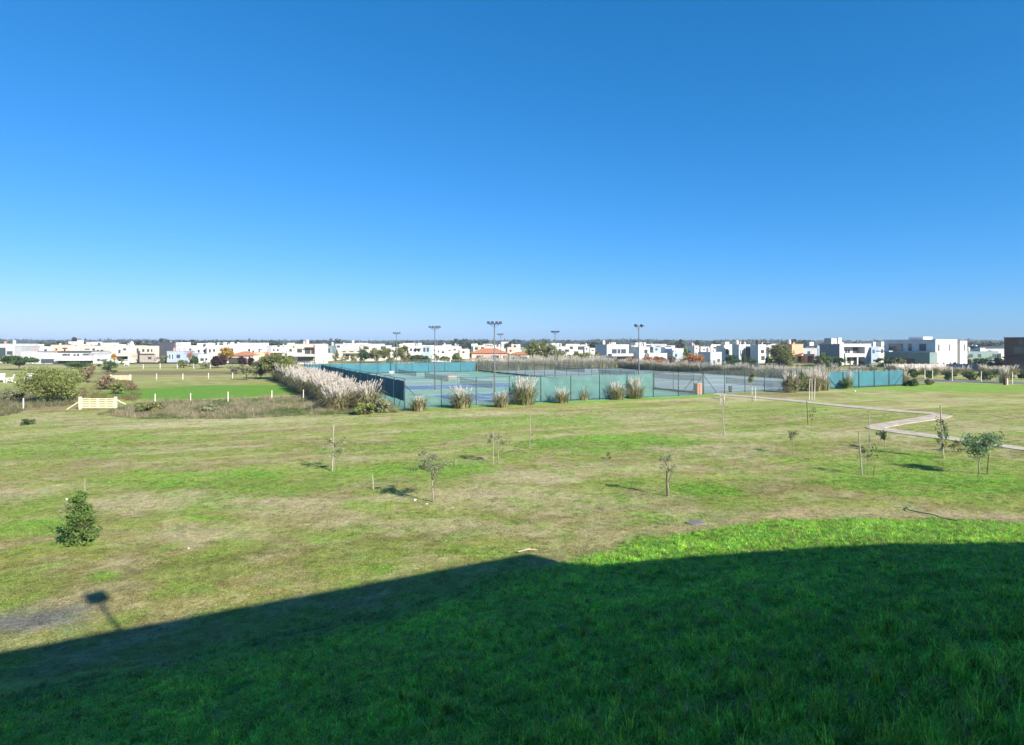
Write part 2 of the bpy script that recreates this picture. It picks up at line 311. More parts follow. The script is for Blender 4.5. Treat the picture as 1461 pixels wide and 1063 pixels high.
# ------------------------------------------------------------------ ground sheet
def grid_axis(segs):
    out = [segs[0][0]]
    for a, b, st in segs: out += list(np.linspace(a, b, max(2, int(round((b - a) / st)) + 1))[1:])
    return np.array(out)
gx = grid_axis([(-9000, -800, 1500), (-800, -160, 60), (-160, -60, 3), (-60, -30, .8), (-30, 32, .3), (32, 70, .8), (70, 200, 4), (200, 800, 60), (800, 9000, 1500)])
gy = grid_axis([(-600, -30, 60), (-30, 2, 2), (2, 40, .3), (40, 80, .55), (80, 160, 1.5), (160, 400, 8), (400, 1000, 60), (1000, 12000, 1800)])
GX, GY = np.meshgrid(gx, gy); gxf, gyf = GX.ravel(), GY.ravel()
def und(x, y): return (fbm(x * .12, y * .12, 200, 3) - .5) * .22 * (1 - sstep(26, 34, y)) * sstep(3, 8, y) * 1.0
def zg(x, y):
    x = np.asarray(x, float); y = np.asarray(y, float)
    return zt(x, y) + (fbm(x * .9, y * .9, 300, 3) - .5) * .10 * (1 - sstep(24, 32, y)) * sstep(toe(x) - 24, toe(x) - 18, y)
gz = zg(gxf, gyf)
nx, ny = len(gx), len(gy); idx = np.arange(nx * ny).reshape(ny, nx)
gf = np.stack([idx[:-1, :-1], idx[:-1, 1:], idx[1:, 1:], idx[1:, :-1]], -1).reshape(-1, 4)
def ground_mat():
    m = bpy.data.materials.new('turf'); m.use_nodes = True; n = m.node_tree; L = n.links; b = n.nodes['Principled BSDF']
    b.inputs['Roughness'].default_value = .95; b.inputs['Specular IOR Level'].default_value = .08
    at = n.nodes.new('ShaderNodeAttribute'); at.attribute_name = 'turf_colour'; tc = n.nodes.new('ShaderNodeTexCoord')
    cur = at.outputs['Color']
    for sc, lo, hi, det in ((9, .6, 1.42, 8), (2.2, .78, 1.2, 6), (.35, .9, 1.1, 4), (28, .75, 1.25, 4)):
        no = n.nodes.new('ShaderNodeTexNoise'); no.inputs['Scale'].default_value = sc; no.inputs['Detail'].default_value = det; no.inputs['Roughness'].default_value = .7
        L.new(tc.outputs['Object'], no.inputs['Vector']); mr = n.nodes.new('ShaderNodeMapRange')
        for k, v in zip(('From Min', 'From Max', 'To Min', 'To Max'), (.3, .7, lo, hi)): mr.inputs[k].default_value = v
        L.new(no.outputs['Fac'], mr.inputs['Value']); mx = n.nodes.new('ShaderNodeMix'); mx.data_type = 'RGBA'; mx.blend_type = 'MULTIPLY'; mx.inputs[0].default_value = 1
        L.new(cur, mx.inputs[6]); L.new(mr.outputs[0], mx.inputs[7]); cur = mx.outputs[2]
        if sc == 9:
            bp = n.nodes.new('ShaderNodeBump'); bp.inputs['Strength'].default_value = .8; bp.inputs['Distance'].default_value = .06
            L.new(no.outputs['Fac'], bp.inputs['Height']); L.new(bp.outputs[0], b.inputs['Normal'])
    # warm / cool drift so that neighbouring turf never has one hue
    no = n.nodes.new('ShaderNodeTexNoise'); no.inputs['Scale'].default_value = 1.1; no.inputs['Detail'].default_value = 6; L.new(tc.outputs['Object'], no.inputs['Vector'])
    hm = n.nodes.new('ShaderNodeMapRange'); hm.inputs['To Min'].default_value = .485; hm.inputs['To Max'].default_value = .515; L.new(no.outputs['Fac'], hm.inputs['Value'])
    hh = n.nodes.new('ShaderNodeHueSaturation'); L.new(hm.outputs[0], hh.inputs['Hue']); L.new(cur, hh.inputs['Color'])
    L.new(hh.outputs[0], b.inputs['Base Color']); return m
me = npmesh('ground', np.stack([gxf, gyf, gz], 1), gf, ground_mat())
col, *_ = paint(gxf, gyf)
ca = me.color_attributes.new('turf_colour', 'FLOAT_COLOR', 'POINT'); ca.data.foreach_set('color', np.concatenate([col, np.ones((len(col), 1))], 1).astype(np.float32).ravel())
me.polygons.foreach_set('use_smooth', [True] * len(me.polygons))
struct(link('ground', me))

def sheet(name, pts, m, z, th=.0, parent=None):
    mb = MB(); n = len(pts)
    vs = [(p[0], p[1], z) for p in pts] + [(p[0], p[1], z - max(th, .02)) for p in pts]
    mb.quads(vs, [tuple(range(n)), tuple(range(2 * n - 1, n - 1, -1))] + [(i, n + i, n + (i + 1) % n, (i + 1) % n) for i in range(n)])
    return mb.build(name, m, parent)
# concrete footpath with its hairpin
def pathpiece(px): return [P(a, b) for a, b in px]
pp = MB()
def strip(mb, cen, w, z=.03):
    cen = [Vector(c) for c in cen]; L_, R_ = [], []
    for i, c in enumerate(cen):
        d = (cen[min(i + 1, len(cen) - 1)] - cen[max(i - 1, 0)]).normalized(); nn = Vector((-d.y, d.x, 0)); ww = w[i] if hasattr(w, '__len__') else w
        L_.append(c + nn * ww / 2); R_.append(c - nn * ww / 2)
    n = len(cen); vs = [(*v.xy, z) for v in L_ + R_] + [(*v.xy, -.05) for v in L_ + R_]
    fs = [(i + n, i + n + 1, i + 1, i) for i in range(n - 1)] + [(i, i + 1, 2 * n + i + 1, 2 * n + i) for i in range(n - 1)] + [(n + i + 1, n + i, 3 * n + i, 3 * n + i + 1) for i in range(n - 1)]
    fs += [(0, 2 * n, 3 * n, n), (n - 1, 2 * n - 1, 4 * n - 1, 3 * n - 1)]
    mb.quads(vs, fs)
outline = [P(*p) for p in [(1022, 561.5), (1060, 564.5), (1130, 570.5), (1215, 579), (1280, 585), (1326, 588.5), (1359, 593.5), (1352, 596.5), (1330, 599.5), (1300, 604), (1272, 608.5), (1262, 611), (1290, 615), (1330, 620), (1380, 627), (1461, 638.5), (1500, 644), (1500, 649), (1461, 643.5), (1380, 631.5), (1320, 624), (1270, 617), (1240, 612.5), (1235, 610), (1242, 606.5), (1280, 600.5), (1320, 594), (1331, 591.5), (1280, 588), (1215, 582), (1130, 573.2), (1060, 566.6), (1018, 563.8)]]
from mathutils.geometry import tessellate_polygon
tri = tessellate_polygon([[Vector((p.x, p.y, 0)) for p in outline]]); nO = len(outline); mbp = MB()
ar_ = sum(outline[i].x * outline[(i + 1) % nO].y - outline[(i + 1) % nO].x * outline[i].y for i in range(nO))
def ccw(t): a, b, c = (outline[i] for i in t); return t if (b.x - a.x) * (c.y - a.y) - (b.y - a.y) * (c.x - a.x) > 0 else tuple(reversed(t))
sgn = (lambda i, j: (i, j)) if ar_ > 0 else (lambda i, j: (j, i))
mbp.quads([(p.x, p.y, .045) for p in outline] + [(p.x, p.y, -.05) for p in outline], [ccw(tuple(t)) for t in tri] + [(nO + a, nO + b, b, a) for a, b in (sgn(i, (i + 1) % nO) for i in range(nO))])
struct(mbp.build('path', M['conc']))
rd_ = MB(); strip(rd_, [P(1290, 542.5), P(1380, 544), P(1470, 547), P(1560, 550)], 7, .03); struct(rd_.build('road', M['asphalt']))
rd_ = MB(); strip(rd_, [(-160, 172, 0), (-60, 186, 0), (40, 200, 0)], 6, .03); struct(rd_.build('dirt_track', mat('pale_track', (.36, .31, .22), var=.2)))

hz_ = MB().box(-8990, 8990, -590, 11990, -1.2, 14.5).build('haze', None)
hz_['kind'] = 'stuff'; hz_['label'] = 'thin bluish haze lying over the plain'; hz_['category'] = 'haze'
hm_ = bpy.data.materials.new('haze'); hm_.use_nodes = True; hn = hm_.node_tree; hn.nodes.remove(hn.nodes['Principled BSDF'])
pv = hn.nodes.new('ShaderNodeVolumePrincipled'); pv.inputs['Density'].default_value = HAZE; pv.inputs['Color'].default_value = (.72, .86, 1, 1); pv.inputs['Anisotropy'].default_value = .1
hn.links.new(pv.outputs[0], hn.nodes['Material Output'].inputs['Volume']); hz_.data.materials.clear(); hz_.data.materials.append(hm_)
# ------------------------------------------------------------------ house whose roof shades the foreground (camera stands on its terrace)
hs_ = thing('terrace_house', 'white flat roofed house the view is taken from, its roof shadow on the lawn', 'house', (0, 0, 0))
def prism(mb, pts, z0, z1):
    n = len(pts); mb.quads([(x, y, z0) for x, y in pts] + [(x, y, z1) for x, y in pts], [tuple(range(n))[::-1], tuple(range(n, 2 * n))] + [(i, (i + 1) % n, n + (i + 1) % n, n + i) for i in range(n)]); return mb
e = Vector((.875, .484)); q = Vector((.484, -.875)); k0 = Vector((1.72, -.14)); kc = Vector((13.0, 6.1)); k1 = kc + q * 2.2
kl = k0 - e * 22
roofp = [kl, kc, k1, Vector((k1.x + .3, 4.25)), Vector((40, 4.25)), Vector((40, -8)), Vector((20, -16)), kl + q * 16]
prism(MB(), [tuple(p) for p in roofp[::-1]][::-1][::-1], 10.3, 10.6).build('roof', M['roofc'], hs_)
iw = lambda a, b: tuple(Vector(a) + q * b)
wallp = [iw(kl + e, .6), iw(kc - e * .6, .6), iw(k1 - e * .6, .3), (k1.x + .9, 3.6), (39, 3.6), (39, -7.4), (20, -15), iw(kl + e, 15.2)]
prism(MB(), wallp[::-1], 3.0, 10.3).build('wall', M['white'], hs_)
prism(MB(), [iw(k0 - e * 6, -1.9), iw(k0 - e * 0.2, -1.3), iw(k0 + e * 3, .6), iw(k0 - e * 6, .6)][::-1], 2.5, 4.88).build('terrace_deck', M['conc'], hs_)
MB().box(-.05, .05, -.05, .05, 0, 1.28).build('chimney', M['grey'], hs_, (3.64, .86, 10.6), R(43))
MB().box(-.24, .24, -.16, .16, 1.28, 1.64).build('chimney_cap', M['dark'], hs_, (3.64, .86, 10.6), R(43))

# ------------------------------------------------------------------ tennis complex
struct(sheet('tennis_court_slab', [CT(-.4, -.3), CT(38.2, -.3), CT(38.2, 74.6), CT(-.4, 74.6)], M['court'], .012, .05))
struct(sheet('grey_court_slab', [CT(38.8, 1.2), CT(77.3, 1.2), CT(77.3, 74.6), CT(38.8, 74.6)], M['courtgrey'], .012, .05))
def court(s0, t0, inner, outline_only=False):
    c0 = CT(s0 + 19.1, t0 + 9.2)
    t = thing('tennis_court', 'x', 'tennis court', c0, UANG)
    MB().box(-11.89, 11.89, -5.49, 5.49, .014, .024).build('playing_surface', inner, t)
    ln = MB(); w = .07; z0, z1 = .0245, .032
    for y in (-5.49, 5.49, -4.11, 4.11): ln.box(-11.89, 11.89, y - w / 2, y + w / 2, z0, z1)
    for x in (-11.86, 11.86): ln.box(x - w / 2, x + w / 2, -5.45, 5.45, z0 + .0005, z1 + .0005)
    for x in (-6.4, 6.4): ln.box(x - w / 2, x + w / 2, -4.07, 4.07, z0 + .0005, z1 + .0005)
    ln.box(-6.36, 6.36, -w / 2, w / 2, z0 + .001, z1 + .001); ln.build('line_marking', M['line'], t)
    for y in (-6.4, 6.4): MB().tube([(0, y, 0), (0, y, 1.07)], .045, 8).build('net_post', M['postd'], t)
    nb = MB(); N = 24; zs = lambda y: .915 + .155 * (y / 6.4) ** 2
    for i in range(N):
        y0, y1 = -6.35 + 12.7 * i / N, -6.35 + 12.7 * (i + 1) / N
        nb.quads([(0, y0, .03), (0, y1, .03), (0, y1, zs(y1) - .06), (0, y0, zs(y0) - .06)], [(0, 1, 2, 3)])
    nm = nb.build('net', NET, t)
    hb = MB()
    for i in range(N):
        y0, y1 = -6.35 + 12.7 * i / N, -6.35 + 12.7 * (i + 1) / N; hb.bar((0, y0, zs(y0) - .03), (0, y1, zs(y1) - .03), .02, .06)
    hb.build('net_headband', M['line'], t); return t
NET = bpy.data.materials.new('net_mesh'); NET.use_nodes = True; NET.node_tree.nodes['Principled BSDF'].inputs['Base Color'].default_value = (.04, .045, .045, 1)
NET.node_tree.nodes['Principled BSDF'].inputs['Alpha'].default_value = .5
RW = ['nearest', 'second', 'third', 'farthest']
for r_ in range(4):
    a = court(0, .3 + 18.6 * r_, M['courtblue'] if r_ < 2 else mat('grey_green_acrylic', (.17, .27, .27), rough=.8, spec=.05)); a['label'] = (f'blue tennis court with white lines on green surround, {RW[r_]} row of the left block' if r_ < 2 else f'grey green tennis court with white lines, {RW[r_]} row of the left block'); a['group'] = 'tennis courts'  # farther rows get a greyer green surface
    a = court(38.9, .3 + 18.6 * r_, M['courtgrey2']); a['label'] = f'pale grey-blue tennis court, {RW[r_]} row of the right block beyond the brick pillar'; a['group'] = 'tennis courts'

def fence(name, label, p0, p1, n, hgt=3.0, screens=(), postm=None, braces=True, back=False):
    d = (p1 - p0); L_ = d.length; ang = math.atan2(d.y, d.x)
    t = thing(name, label, 'fence', p0, ang); pm = postm or M['postd']; st = L_ / n
    pmesh = MB().tube([(0, 0, -.1), (0, 0, hgt)], .042, 8).mesh('post', pm, True)
    for i in range(n + 1): link('post', pmesh, t, (i * st, 0, 0))
    MB().tube([(0, 0, hgt - .03), (L_, 0, hgt - .03)], .022, 5).build('top_rail', pm, t)
    MB().tube([(0, 0, .1), (L_, 0, .1)], .012, 5).build('bottom_wire', pm, t)
    MB().quads([(0, .05, .05), (L_, .05, .05), (L_, .05, hgt - .05), (0, .05, hgt - .05)], [(0, 1, 2, 3)]).build('wire_mesh', WIRE, t)
    if braces:
        for x, s in ((0, 1), (L_, -1)): MB().tube([(x, 0, hgt * .8), (x + s * 2.2, 0, .1)], .03, 6).build('brace', pm, t)
    for (a, b, z0, z1, m_, rag) in screens:
        k = max(1, int(round((b - a) / st)))
        for j in range(k):
            xa, xb = a + (b - a) * j / k + .03, a + (b - a) * (j + 1) / k - .03; mb = MB(); NN = 10
            vs = []
            for i in range(NN + 1):
                f = i / NN; x = xa + (xb - xa) * f; sag = math.sin(math.pi * f)
                bulge = .06 * sag * random.uniform(.3, 1.2)
                top = z1 - .05 * sag - random.uniform(0, rag); bot = z0 + .04 * sag + random.uniform(0, rag * .7)
                vs += [(x, -.07 - bulge * .3, bot), (x, -.07 - bulge, (bot + top) / 2), (x, -.07 - bulge * .3, top)]
            if back: vs = [(x_, -y_ - .012, z_) for x_, y_, z_ in vs]
            fs = []
            for i in range(NN): fs += [(3 * i, 3 * i + 3, 3 * i + 4, 3 * i + 1), (3 * i + 1, 3 * i + 4, 3 * i + 5, 3 * i + 2)]
            mb.quads(vs, fs).build('windscreen', m_, t, smooth=True)
    return t
fence('court_fence', 'chain link front fence of the left tennis courts with teal windscreen panels', CT(0, 0), CT(38.5, 0), 10,
      screens=[(11.55, 30.8, .12, 2.85, M['screen'], .12)], back=True)
fence('court_fence', 'chain link front fence of the right courts, starting beside the brick pillar', CT(39.6, 1), CT(61, 1), 6, braces=True)
fence('court_fence', 'fence with bright teal windscreen at the far right end of the courts', CT(61.3, 0), CT(78.5, 0), 5, hgt=2.6, screens=[(.4, 17.0, .18, 2.45, M['bluescreen'], .11)], back=True)
fence('court_fence', 'left side fence hung with a ragged navy windscreen behind the pampas row', CT(0, 74), CT(0, 0), 19, screens=[(22, 74, .72, 2.85, M['darkscreen'], .12)])
fence('court_fence', 'back fence with teal windscreen at the far side of the left courts', CT(0, 74.3), CT(38.2, 74.3), 10, screens=[(0, 38.2, .12, 2.25, M['bluescreen'], .11)], back=True)
fence('court_fence', 'chain link back fence of the right courts before the pampas hedge', CT(39, 74.3), CT(77, 74.3), 10)
fence('court_fence', 'chain link side fence at the right end of the right courts', CT(77.4, 73.9), CT(77.4, .6), 19)
fence('court_fence', 'low dark dividing fence between the two blocks of courts', CT(38.5, 73.6), CT(38.5, 1.6), 18, hgt=2.6, screens=[(0, 72, .05, .42, M['darkscreen'], .03)])

# brick pillar
bp_ = thing('brick_pillar', 'orange brick pillar between the two court blocks at the path head', 'pillar', P(996, 563), UANG)
MB().box(-.40, .40, -.31, .31, -.05, 1.36).build('core', M['brick'], bp_); MB().box(-.46, .46, -.38, .38, 1.36, 1.44).build('cap', M['conc'], bp_)
bk = MB().box(-.105, .105, -.012, .012, -.033, .033).mesh('brick', M['brick'])
for i in range(18):
    for j in range(4):
        x = -.30 + j * .2 + (.05 if i % 2 else -.02); link('brick', bk, bp_, (min(max(x, -.29), .29), -.318, .06 + i * .075))
# flood light poles
def pole(label, px, base, heads, ang):
    loc = P(px, base); t = thing('floodlight_pole', label, 'light pole', loc, ang, 'tennis court floodlight poles')
    MB().tube([(0, 0, -.1), (0, 0, 3), (0, 0, 8.6)], [.10, .085, .06], 10).build('pole', M['pole'], t, smooth=True)
    MB().box(-.22, .22, -.22, .22, 0, .06).build('base_plate', M['steel'], t)
    ar = MB(); ar.tube([(-.68, 0, 8.62), (.68, 0, 8.62)], .035, 6)
    for s in (-1, 1): ar.tube([(0, 0, 8.2), (s * .5, 0, 8.6)], .025, 5)
    ar.build('cross_arm', M['pole'], t)
    for x, y in heads:
        hd = MB(); hd.quads([(x - .19, y - .32, 8.66), (x + .19, y - .32, 8.66), (x + .19, y + .18, 8.70), (x - .19, y + .18, 8.70),
                             (x - .13, y - .24, 8.82), (x + .13, y - .24, 8.82), (x + .12, y + .12, 8.92), (x - .12, y + .12, 8.92)],
                            [(0, 3, 2, 1), (4, 5, 6, 7), (0, 1, 5, 4), (1, 2, 6, 5), (2, 3, 7, 6), (3, 0, 4, 7)])
        o = hd.build('lamp_head', M['lamp'], t)
        MB().box(x - .16, x + .16, y - .28, y + .12, 8.63, 8.655).build('lens', M['glass'], o)
        MB().tube([(x, y + .05, 8.62), (x, y + .05, 8.70)], .03, 5).build('bracket', M['pole'], o)
    return t
four = [(-.66, .1), (-.24, -.08), (.24, -.08), (.66, .1)]; two = [(-.46, 0), (.46, 0)]
pole('floodlight pole with paired lamp heads, farthest left behind the courts', 566, 533, four, .2)
pole('floodlight pole with four dark lamp heads standing in the left court', 620.5, 557.5, four, .35)
pole('tallest looking floodlight pole at the front fence beside a pampas clump', 705.5, 575, four, .1)
pole('small far floodlight pole just right of the tallest one', 714, 528, four, .4)
pole('floodlight pole rising behind the teal windscreen right of the leafy tree', 792, 538.5, four, -.3)
pole('two headed floodlight pole at the right end of the teal windscreen', 911.5, 563.5, two, .5)
# benches
def bench(label, px, py, wd, m_, ang):
    t = thing('court_bench', label, 'bench', P(px, py), ang)
    sm = MB().box(-wd / 2, wd / 2, -.06, .06, -.02, .02).mesh('slat', m_)
    for y in (-.15, 0, .15): link('slat', sm, t, (0, y, .46))
    for z in (.68, .84): o = link('slat', MB().box(-wd / 2, wd / 2, -.02, .02, -.06, .06).mesh('slat', m_), t, (0, .24, z))
    for x in (-wd / 2 + .15, wd / 2 - .15):
        MB().box(x - .04, x + .04, -.18, -.12, 0, .44).build('leg', M['postd'], t); MB().box(x - .04, x + .04, .19, .215, 0, .9).build('leg', M['postd'], t)
        MB().box(x - .04, x + .04, -.12, .19, .38, .43).build('leg_brace', M['postd'], t)
bench('pale timber bench standing inside the left courts by the blue court', 645, 544, 2.2, M['bench'], .1)
bench('dark bench at the side of the right courts under the hedge', 865, 536.5, 1.8, M['postd'], .2)
bench('small pale bench at the far left of the courts before the back windscreen', 559, 536, 1.0, M['plastic'], .2)
# bin by the gate
b_ = thing('litter_bin', 'small black litter bin by the gate brace of the right courts', 'bin', P(1042, 559.5))
MB().tube([(0, 0, .02), (0, 0, .35), (0, 0, .7)], [.2, .24, .26], 12).build('bin_body', M['dark'], b_, smooth=True); MB().tube([(0, 0, .7), (0, 0, .76), (0, 0, .8)], [.27, .27, .12], 12).build('lid', M['dark'], b_)

# ------------------------------------------------------------------ houses
def z_at(py, Y): return EYE - (py - HOR) * Y / FPX
def house(name, label, Y, yaw, vols, wins=(), auto=None, chim=(), group=None, cat='house', depth=9):
    """vols: (px0, px1, ytop, ybase or None, material, depth, forward) ; wins: (px0, px1, ytop, ybase, forward offset, kind)"""
    a = min(v[0] for v in vols); b = max(v[1] for v in vols); cx = (a + b) / 2; cs = math.cos(yaw)
    loc = Vector(((cx - 730.5) / FPX * Y, Y, 0)); t = thing(name, label, cat, loc, yaw, group)
    sn = math.sin(yaw); X = lambda px: (lambda r: (r * loc.y - loc.x) / (cs - sn * r))((px - 730.5) / FPX)
    n = 0; wv = ['white', 'white_warm', 'white_cool', 'white'][int(vols[0][0]) % 4]
    if yaw > .4: v = vols[0]; MB().box(X(v[0]) - .05, X(v[0]) - .002, .02, v[5] - .02, .1, z_at(v[2], Y) - .05).build('side_shade_panel', M['shadedark' if v[0] > 1150 else 'shadegrey'], t)  # thin panel with the left wall's shade put into its colour
    for v in vols:
        x0, x1 = X(v[0]), X(v[1]); z1 = z_at(v[2], Y); z0 = 0 if v[3] is None else max(0, z_at(v[3], Y)); dp = v[5] if len(v) > 5 else depth; fw = v[6] if len(v) > 6 else 0
        if z1 - z0 < .6: nm = 'roof_slab'
        else: nm = 'wall'
        MB().box(x0, x1, -fw, dp, z0 - (.1 if z0 == 0 else 0), z1).build(nm, M[wv if v[4] == 'white' else v[4]], t)
        if nm == 'wall' and z1 > 2.4 and v[4] not in ('glass', 'opening'):
            MB().box(x0 - .06, x1 + .06, -fw - .06, dp + .06, z1, z1 + .14).build('parapet', M[wv if v[4] == 'white' else v[4]], t)
    for (w0, w1, y0, y1, fw, kind) in wins:
        x0, x1 = X(w0), X(w1); z1, z0 = z_at(y0, Y), max(.05, z_at(y1, Y)); add_window(t, x0, x1, z0, z1, -fw, kind)
    hz = random.Random(int(vols[0][0] * 10)); v = vols[0]; zt_ = z_at(v[2], Y); dp_ = v[5] if len(v) > 5 else depth
    if zt_ > 3:
        x_ = hz.uniform(X(v[0]) + .8, X(v[1]) - .8); MB().tube([(x_, dp_ * .6, zt_), (x_, dp_ * .6, zt_ + hz.uniform(.9, 1.3)), (x_, dp_ * .6, zt_ + 1.45)], [.5, .5, .2], 10).build('water_tank', M[hz.choice(['grey', 'white', 'beige', 'dark'])], t)
        x_ = hz.uniform(X(v[0]) + .5, X(v[1]) - .5); MB().box(x_, x_ + .5, dp_ * .3, dp_ * .3 + .5, zt_, zt_ + hz.uniform(.5, 1.2)).build('vent', M[hz.choice(['grey', 'brick', 'white'])], t)
        MB().tube([(x_ - .3, dp_ * .5, zt_), (x_ - .3, dp_ * .5, zt_ + hz.uniform(1.4, 2.6))], .035, 4).build('aerial', M['steel'], t)
    for (c0, c1, y0, y1, m_) in chim:
        MB().box(X(c0), X(c1), 2, 2 + max(.8, X(c1) - X(c0)), z_at(y1, Y), z_at(y0, Y)).build('chimney', M[m_], t)
    return t
def add_window(t, x0, x1, z0, z1, y, kind, side=None):
    """frame proud of the wall with the pane set inside it; kind: w window, d dark opening, l white framed, b balcony rail"""
    m_ = M['wframe'] if kind == 'l' else M['frame']; g = .09; T = (lambda mb: mb) if side is None else side
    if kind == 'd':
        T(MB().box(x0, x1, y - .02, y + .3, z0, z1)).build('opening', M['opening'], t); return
    if kind == 'b':
        o = T(MB().box(x0, x1, y - .9, y - .86, z1 - .05, z1)).build('balcony_rail', m_, t); T(MB().box(x0, x1, y - .885, y - .875, z0, z1 - .06)).build('pane', M['glass'], o); return
    f = MB().box(x0, x0 + g, y - .06, y + .05, z0, z1).box(x1 - g, x1, y - .06, y + .05, z0, z1).box(x0 + g, x1 - g, y - .06, y + .05, z1 - g, z1).box(x0 + g, x1 - g, y - .06, y + .05, z0, z0 + g)
    k = int((x1 - x0) / 1.6)
    for i in range(1, k + 1): xm = x0 + (x1 - x0) * i / (k + 1); f.box(xm - .04, xm + .04, y - .055, y + .05, z0 + g, z1 - g)
    o = T(f).build('window', m_, t); T(MB().box(x0 + g, x1 - g, y - .03, y - .01, z0 + g, z1 - g)).build('pane', M['glass'], o)
def side_windows(t, x, d0, items, left=True):
    """windows on a house's side wall: (y0, y1, z0, z1)"""
    for (y0, y1, z0, z1) in items:
        s = -1 if left else 1
        f = MB().box(*sorted((x, x + s * .06)), y0, y1, z0, z1)
        o = f.build('window', M['frame'], t); MB().box(*sorted((x + s * .062, x + s * .075)), y0 + .09, y1 - .09, z0 + .09, z1 - .09).build('pane', M['glass'], o)
def hip_roof(t, x0, x1, y0, y1, z, h, m_):
    w = min(x1 - x0, y1 - y0) / 2; e = .5; x0 -= e; x1 += e; y0 -= e; y1 += e
    MB().quads([(x0, y0, z), (x1, y0, z), (x1, y1, z), (x0, y1, z), (x0 + w, (y0 + y1) / 2, z + h), (x1 - w, (y0 + y1) / 2, z + h)],
               [(0, 3, 2, 1), (0, 1, 5, 4), (1, 2, 5), (2, 3, 4, 5), (3, 0, 4)]).build('roof', m_, t)
G = 'houses along the skyline'
house('modern_house', 'white two storey house cut by the left edge with a glass balcony', 205, 0, [(-30, 21, 491, 518, 'white', 10), (21, 31, 494, 517, 'grey', 8)], [(-4, 8, 496, 507, 0, 'w'), (10, 18, 501, 506, 0, 'w'), (-6, 20, 509, 516, 0, 'd'), (-6, 8, 504, 508, 0, 'b')])
t_ = house('modern_house', 'long low white house with a dark glazed ground floor band behind the big bush', 198, .05,
      [(30, 52, 502, 519, 'white', 8), (52, 83, 503.5, 519, 'white', 9, .5), (83, 134, 502.5, 519, 'white', 9), (83, 134, 513, 514.5, 'white', 1, 2), (134, 158, 507.5, 519, 'white', 9, .5), (120, 138, 504, 507.5, 'grey', 8)],
      [(60, 79, 512, 518, .5, 'w'), (53.5, 57, 514, 517, .5, 'w'), (84, 133, 513.8, 518, .0, 'd'), (89, 96, 505, 507.5, 0, 'w'), (96.5, 100, 505, 507.5, 0, 'w'), (105, 108, 505.5, 508, 0, 'w'), (110, 113, 505, 508, 0, 'w'), (118, 127, 505, 507, 0, 'w'), (140, 144, 512, 515, .5, 'w')])
MB().box(-8, 8, -.6, 9.4, z_at(502.4, 198) + .15, z_at(502.4, 198) + .28).build('roof_slab', M['dark'], t_)
house('modern_house', 'pale pink two storey house rising behind the long low white house', 250, .1, [(73, 100, 492.5, 512, 'pink', 9), (100, 113, 494, 512, 'beige', 8), (60, 73, 496, 512, 'cream', 8)], [(89, 96, 496, 498, 0, 'd'), (91, 93.5, 498, 501.5, 0, 'd'), (79, 82, 497, 500, 0, 'w'), (63, 67, 498, 501, 0, 'w')], chim=[(106, 112, 485, 494, 'cream')])
house('modern_house', 'white house with small dark windows left of the beige carport house', 245, -.05, [(113, 140, 494, 512, 'white', 9), (138, 154, 496, 512, 'white', 8, 1)], [(121, 128, 497.5, 499, 0, 'w'), (132, 135, 497, 500, 0, 'w'), (141, 144, 499, 503, 1, 'w'), (146, 150, 499, 502, 1, 'w')])
t_ = house('modern_house', 'beige two storey house with a car under its dark carport', 205, .0, [(161, 200, 493.5, 517, 'beige', 9), (165, 198, 505, 508, 'beige', 1, 4), (165, 168, 508, 517, 'beige', 1, 4), (193, 197.5, 508, 517, 'beige', 1, 4)], [(168, 192, 508, 517, 0, 'd'), (169, 172, 499, 504, 0, 'w'), (195, 198, 497, 503, 0, 'w'), (176, 180, 497, 500, 0, 'w')])
t_ = house('modern_house', 'beige house with stone ground floor and a dark solar panel roof', 202, .0, [(200, 228, 494, 505.5, 'beige', 9), (200, 222, 505.5, 517, 'stone', 9, .3), (222, 229, 505.5, 517, 'beige', 9), (228, 229.4, 488.5, 512, 'dark', 9, .2)], [(203, 206, 498, 502, 0, 'w'), (210, 213, 498, 502, 0, 'w'), (215.5, 217.5, 498, 502, 0, 'w'), (199, 221, 504.5, 505.8, .5, 'd'), (212, 217, 509, 512.5, .3, 'w')])
MB().quads([(-2.6, 2, 5.6), (3.1, 2, 5.6), (3.1, 7, 6.9), (-2.6, 7, 6.9), (-2.6, 7, 5.6), (3.1, 7, 5.6)], [(0, 1, 2, 3), (4, 5, 1, 0)[::-1], (3, 2, 5, 4), (0, 3, 4), (1, 5, 2)]).build('solar_panel', M['slate'], t_)
house('modern_house', 'narrow white two storey house right of the solar panel house', 215, .1, [(230, 238, 493, 516, 'white', 9)], [(232, 234, 497, 500, 0, 'w'), (233, 236, 504, 508, 0, 'w')])
house('modern_house', 'blue grey low house with tall windows before the wide white house', 203, .1, [(238, 262, 501.5, 517, 'blue', 9), (262, 274, 505, 517, 'blue', 8)], [(241, 244, 505, 513, 0, 'l'), (245, 248, 505, 513, 0, 'l'), (252, 257, 506, 511, 0, 'w')])
house('modern_house', 'wide white house seen above the blue grey house', 270, -.1, [(240, 279, 494, 512, 'white', 9), (249, 266, 497, 502, 'pink', 1, .4)], [(252, 255, 498, 500, .4, 'w'), (258, 261, 498, 500, .4, 'w'), (270, 273, 497, 500, 0, 'w')])
house('modern_house', 'square white house with round topped windows left of the yellow tree', 240, .05, [(279, 296, 496, 514, 'white', 9)], [(282, 285, 499, 503, 0, 'w'), (290, 293, 499, 502, 0, 'w')])
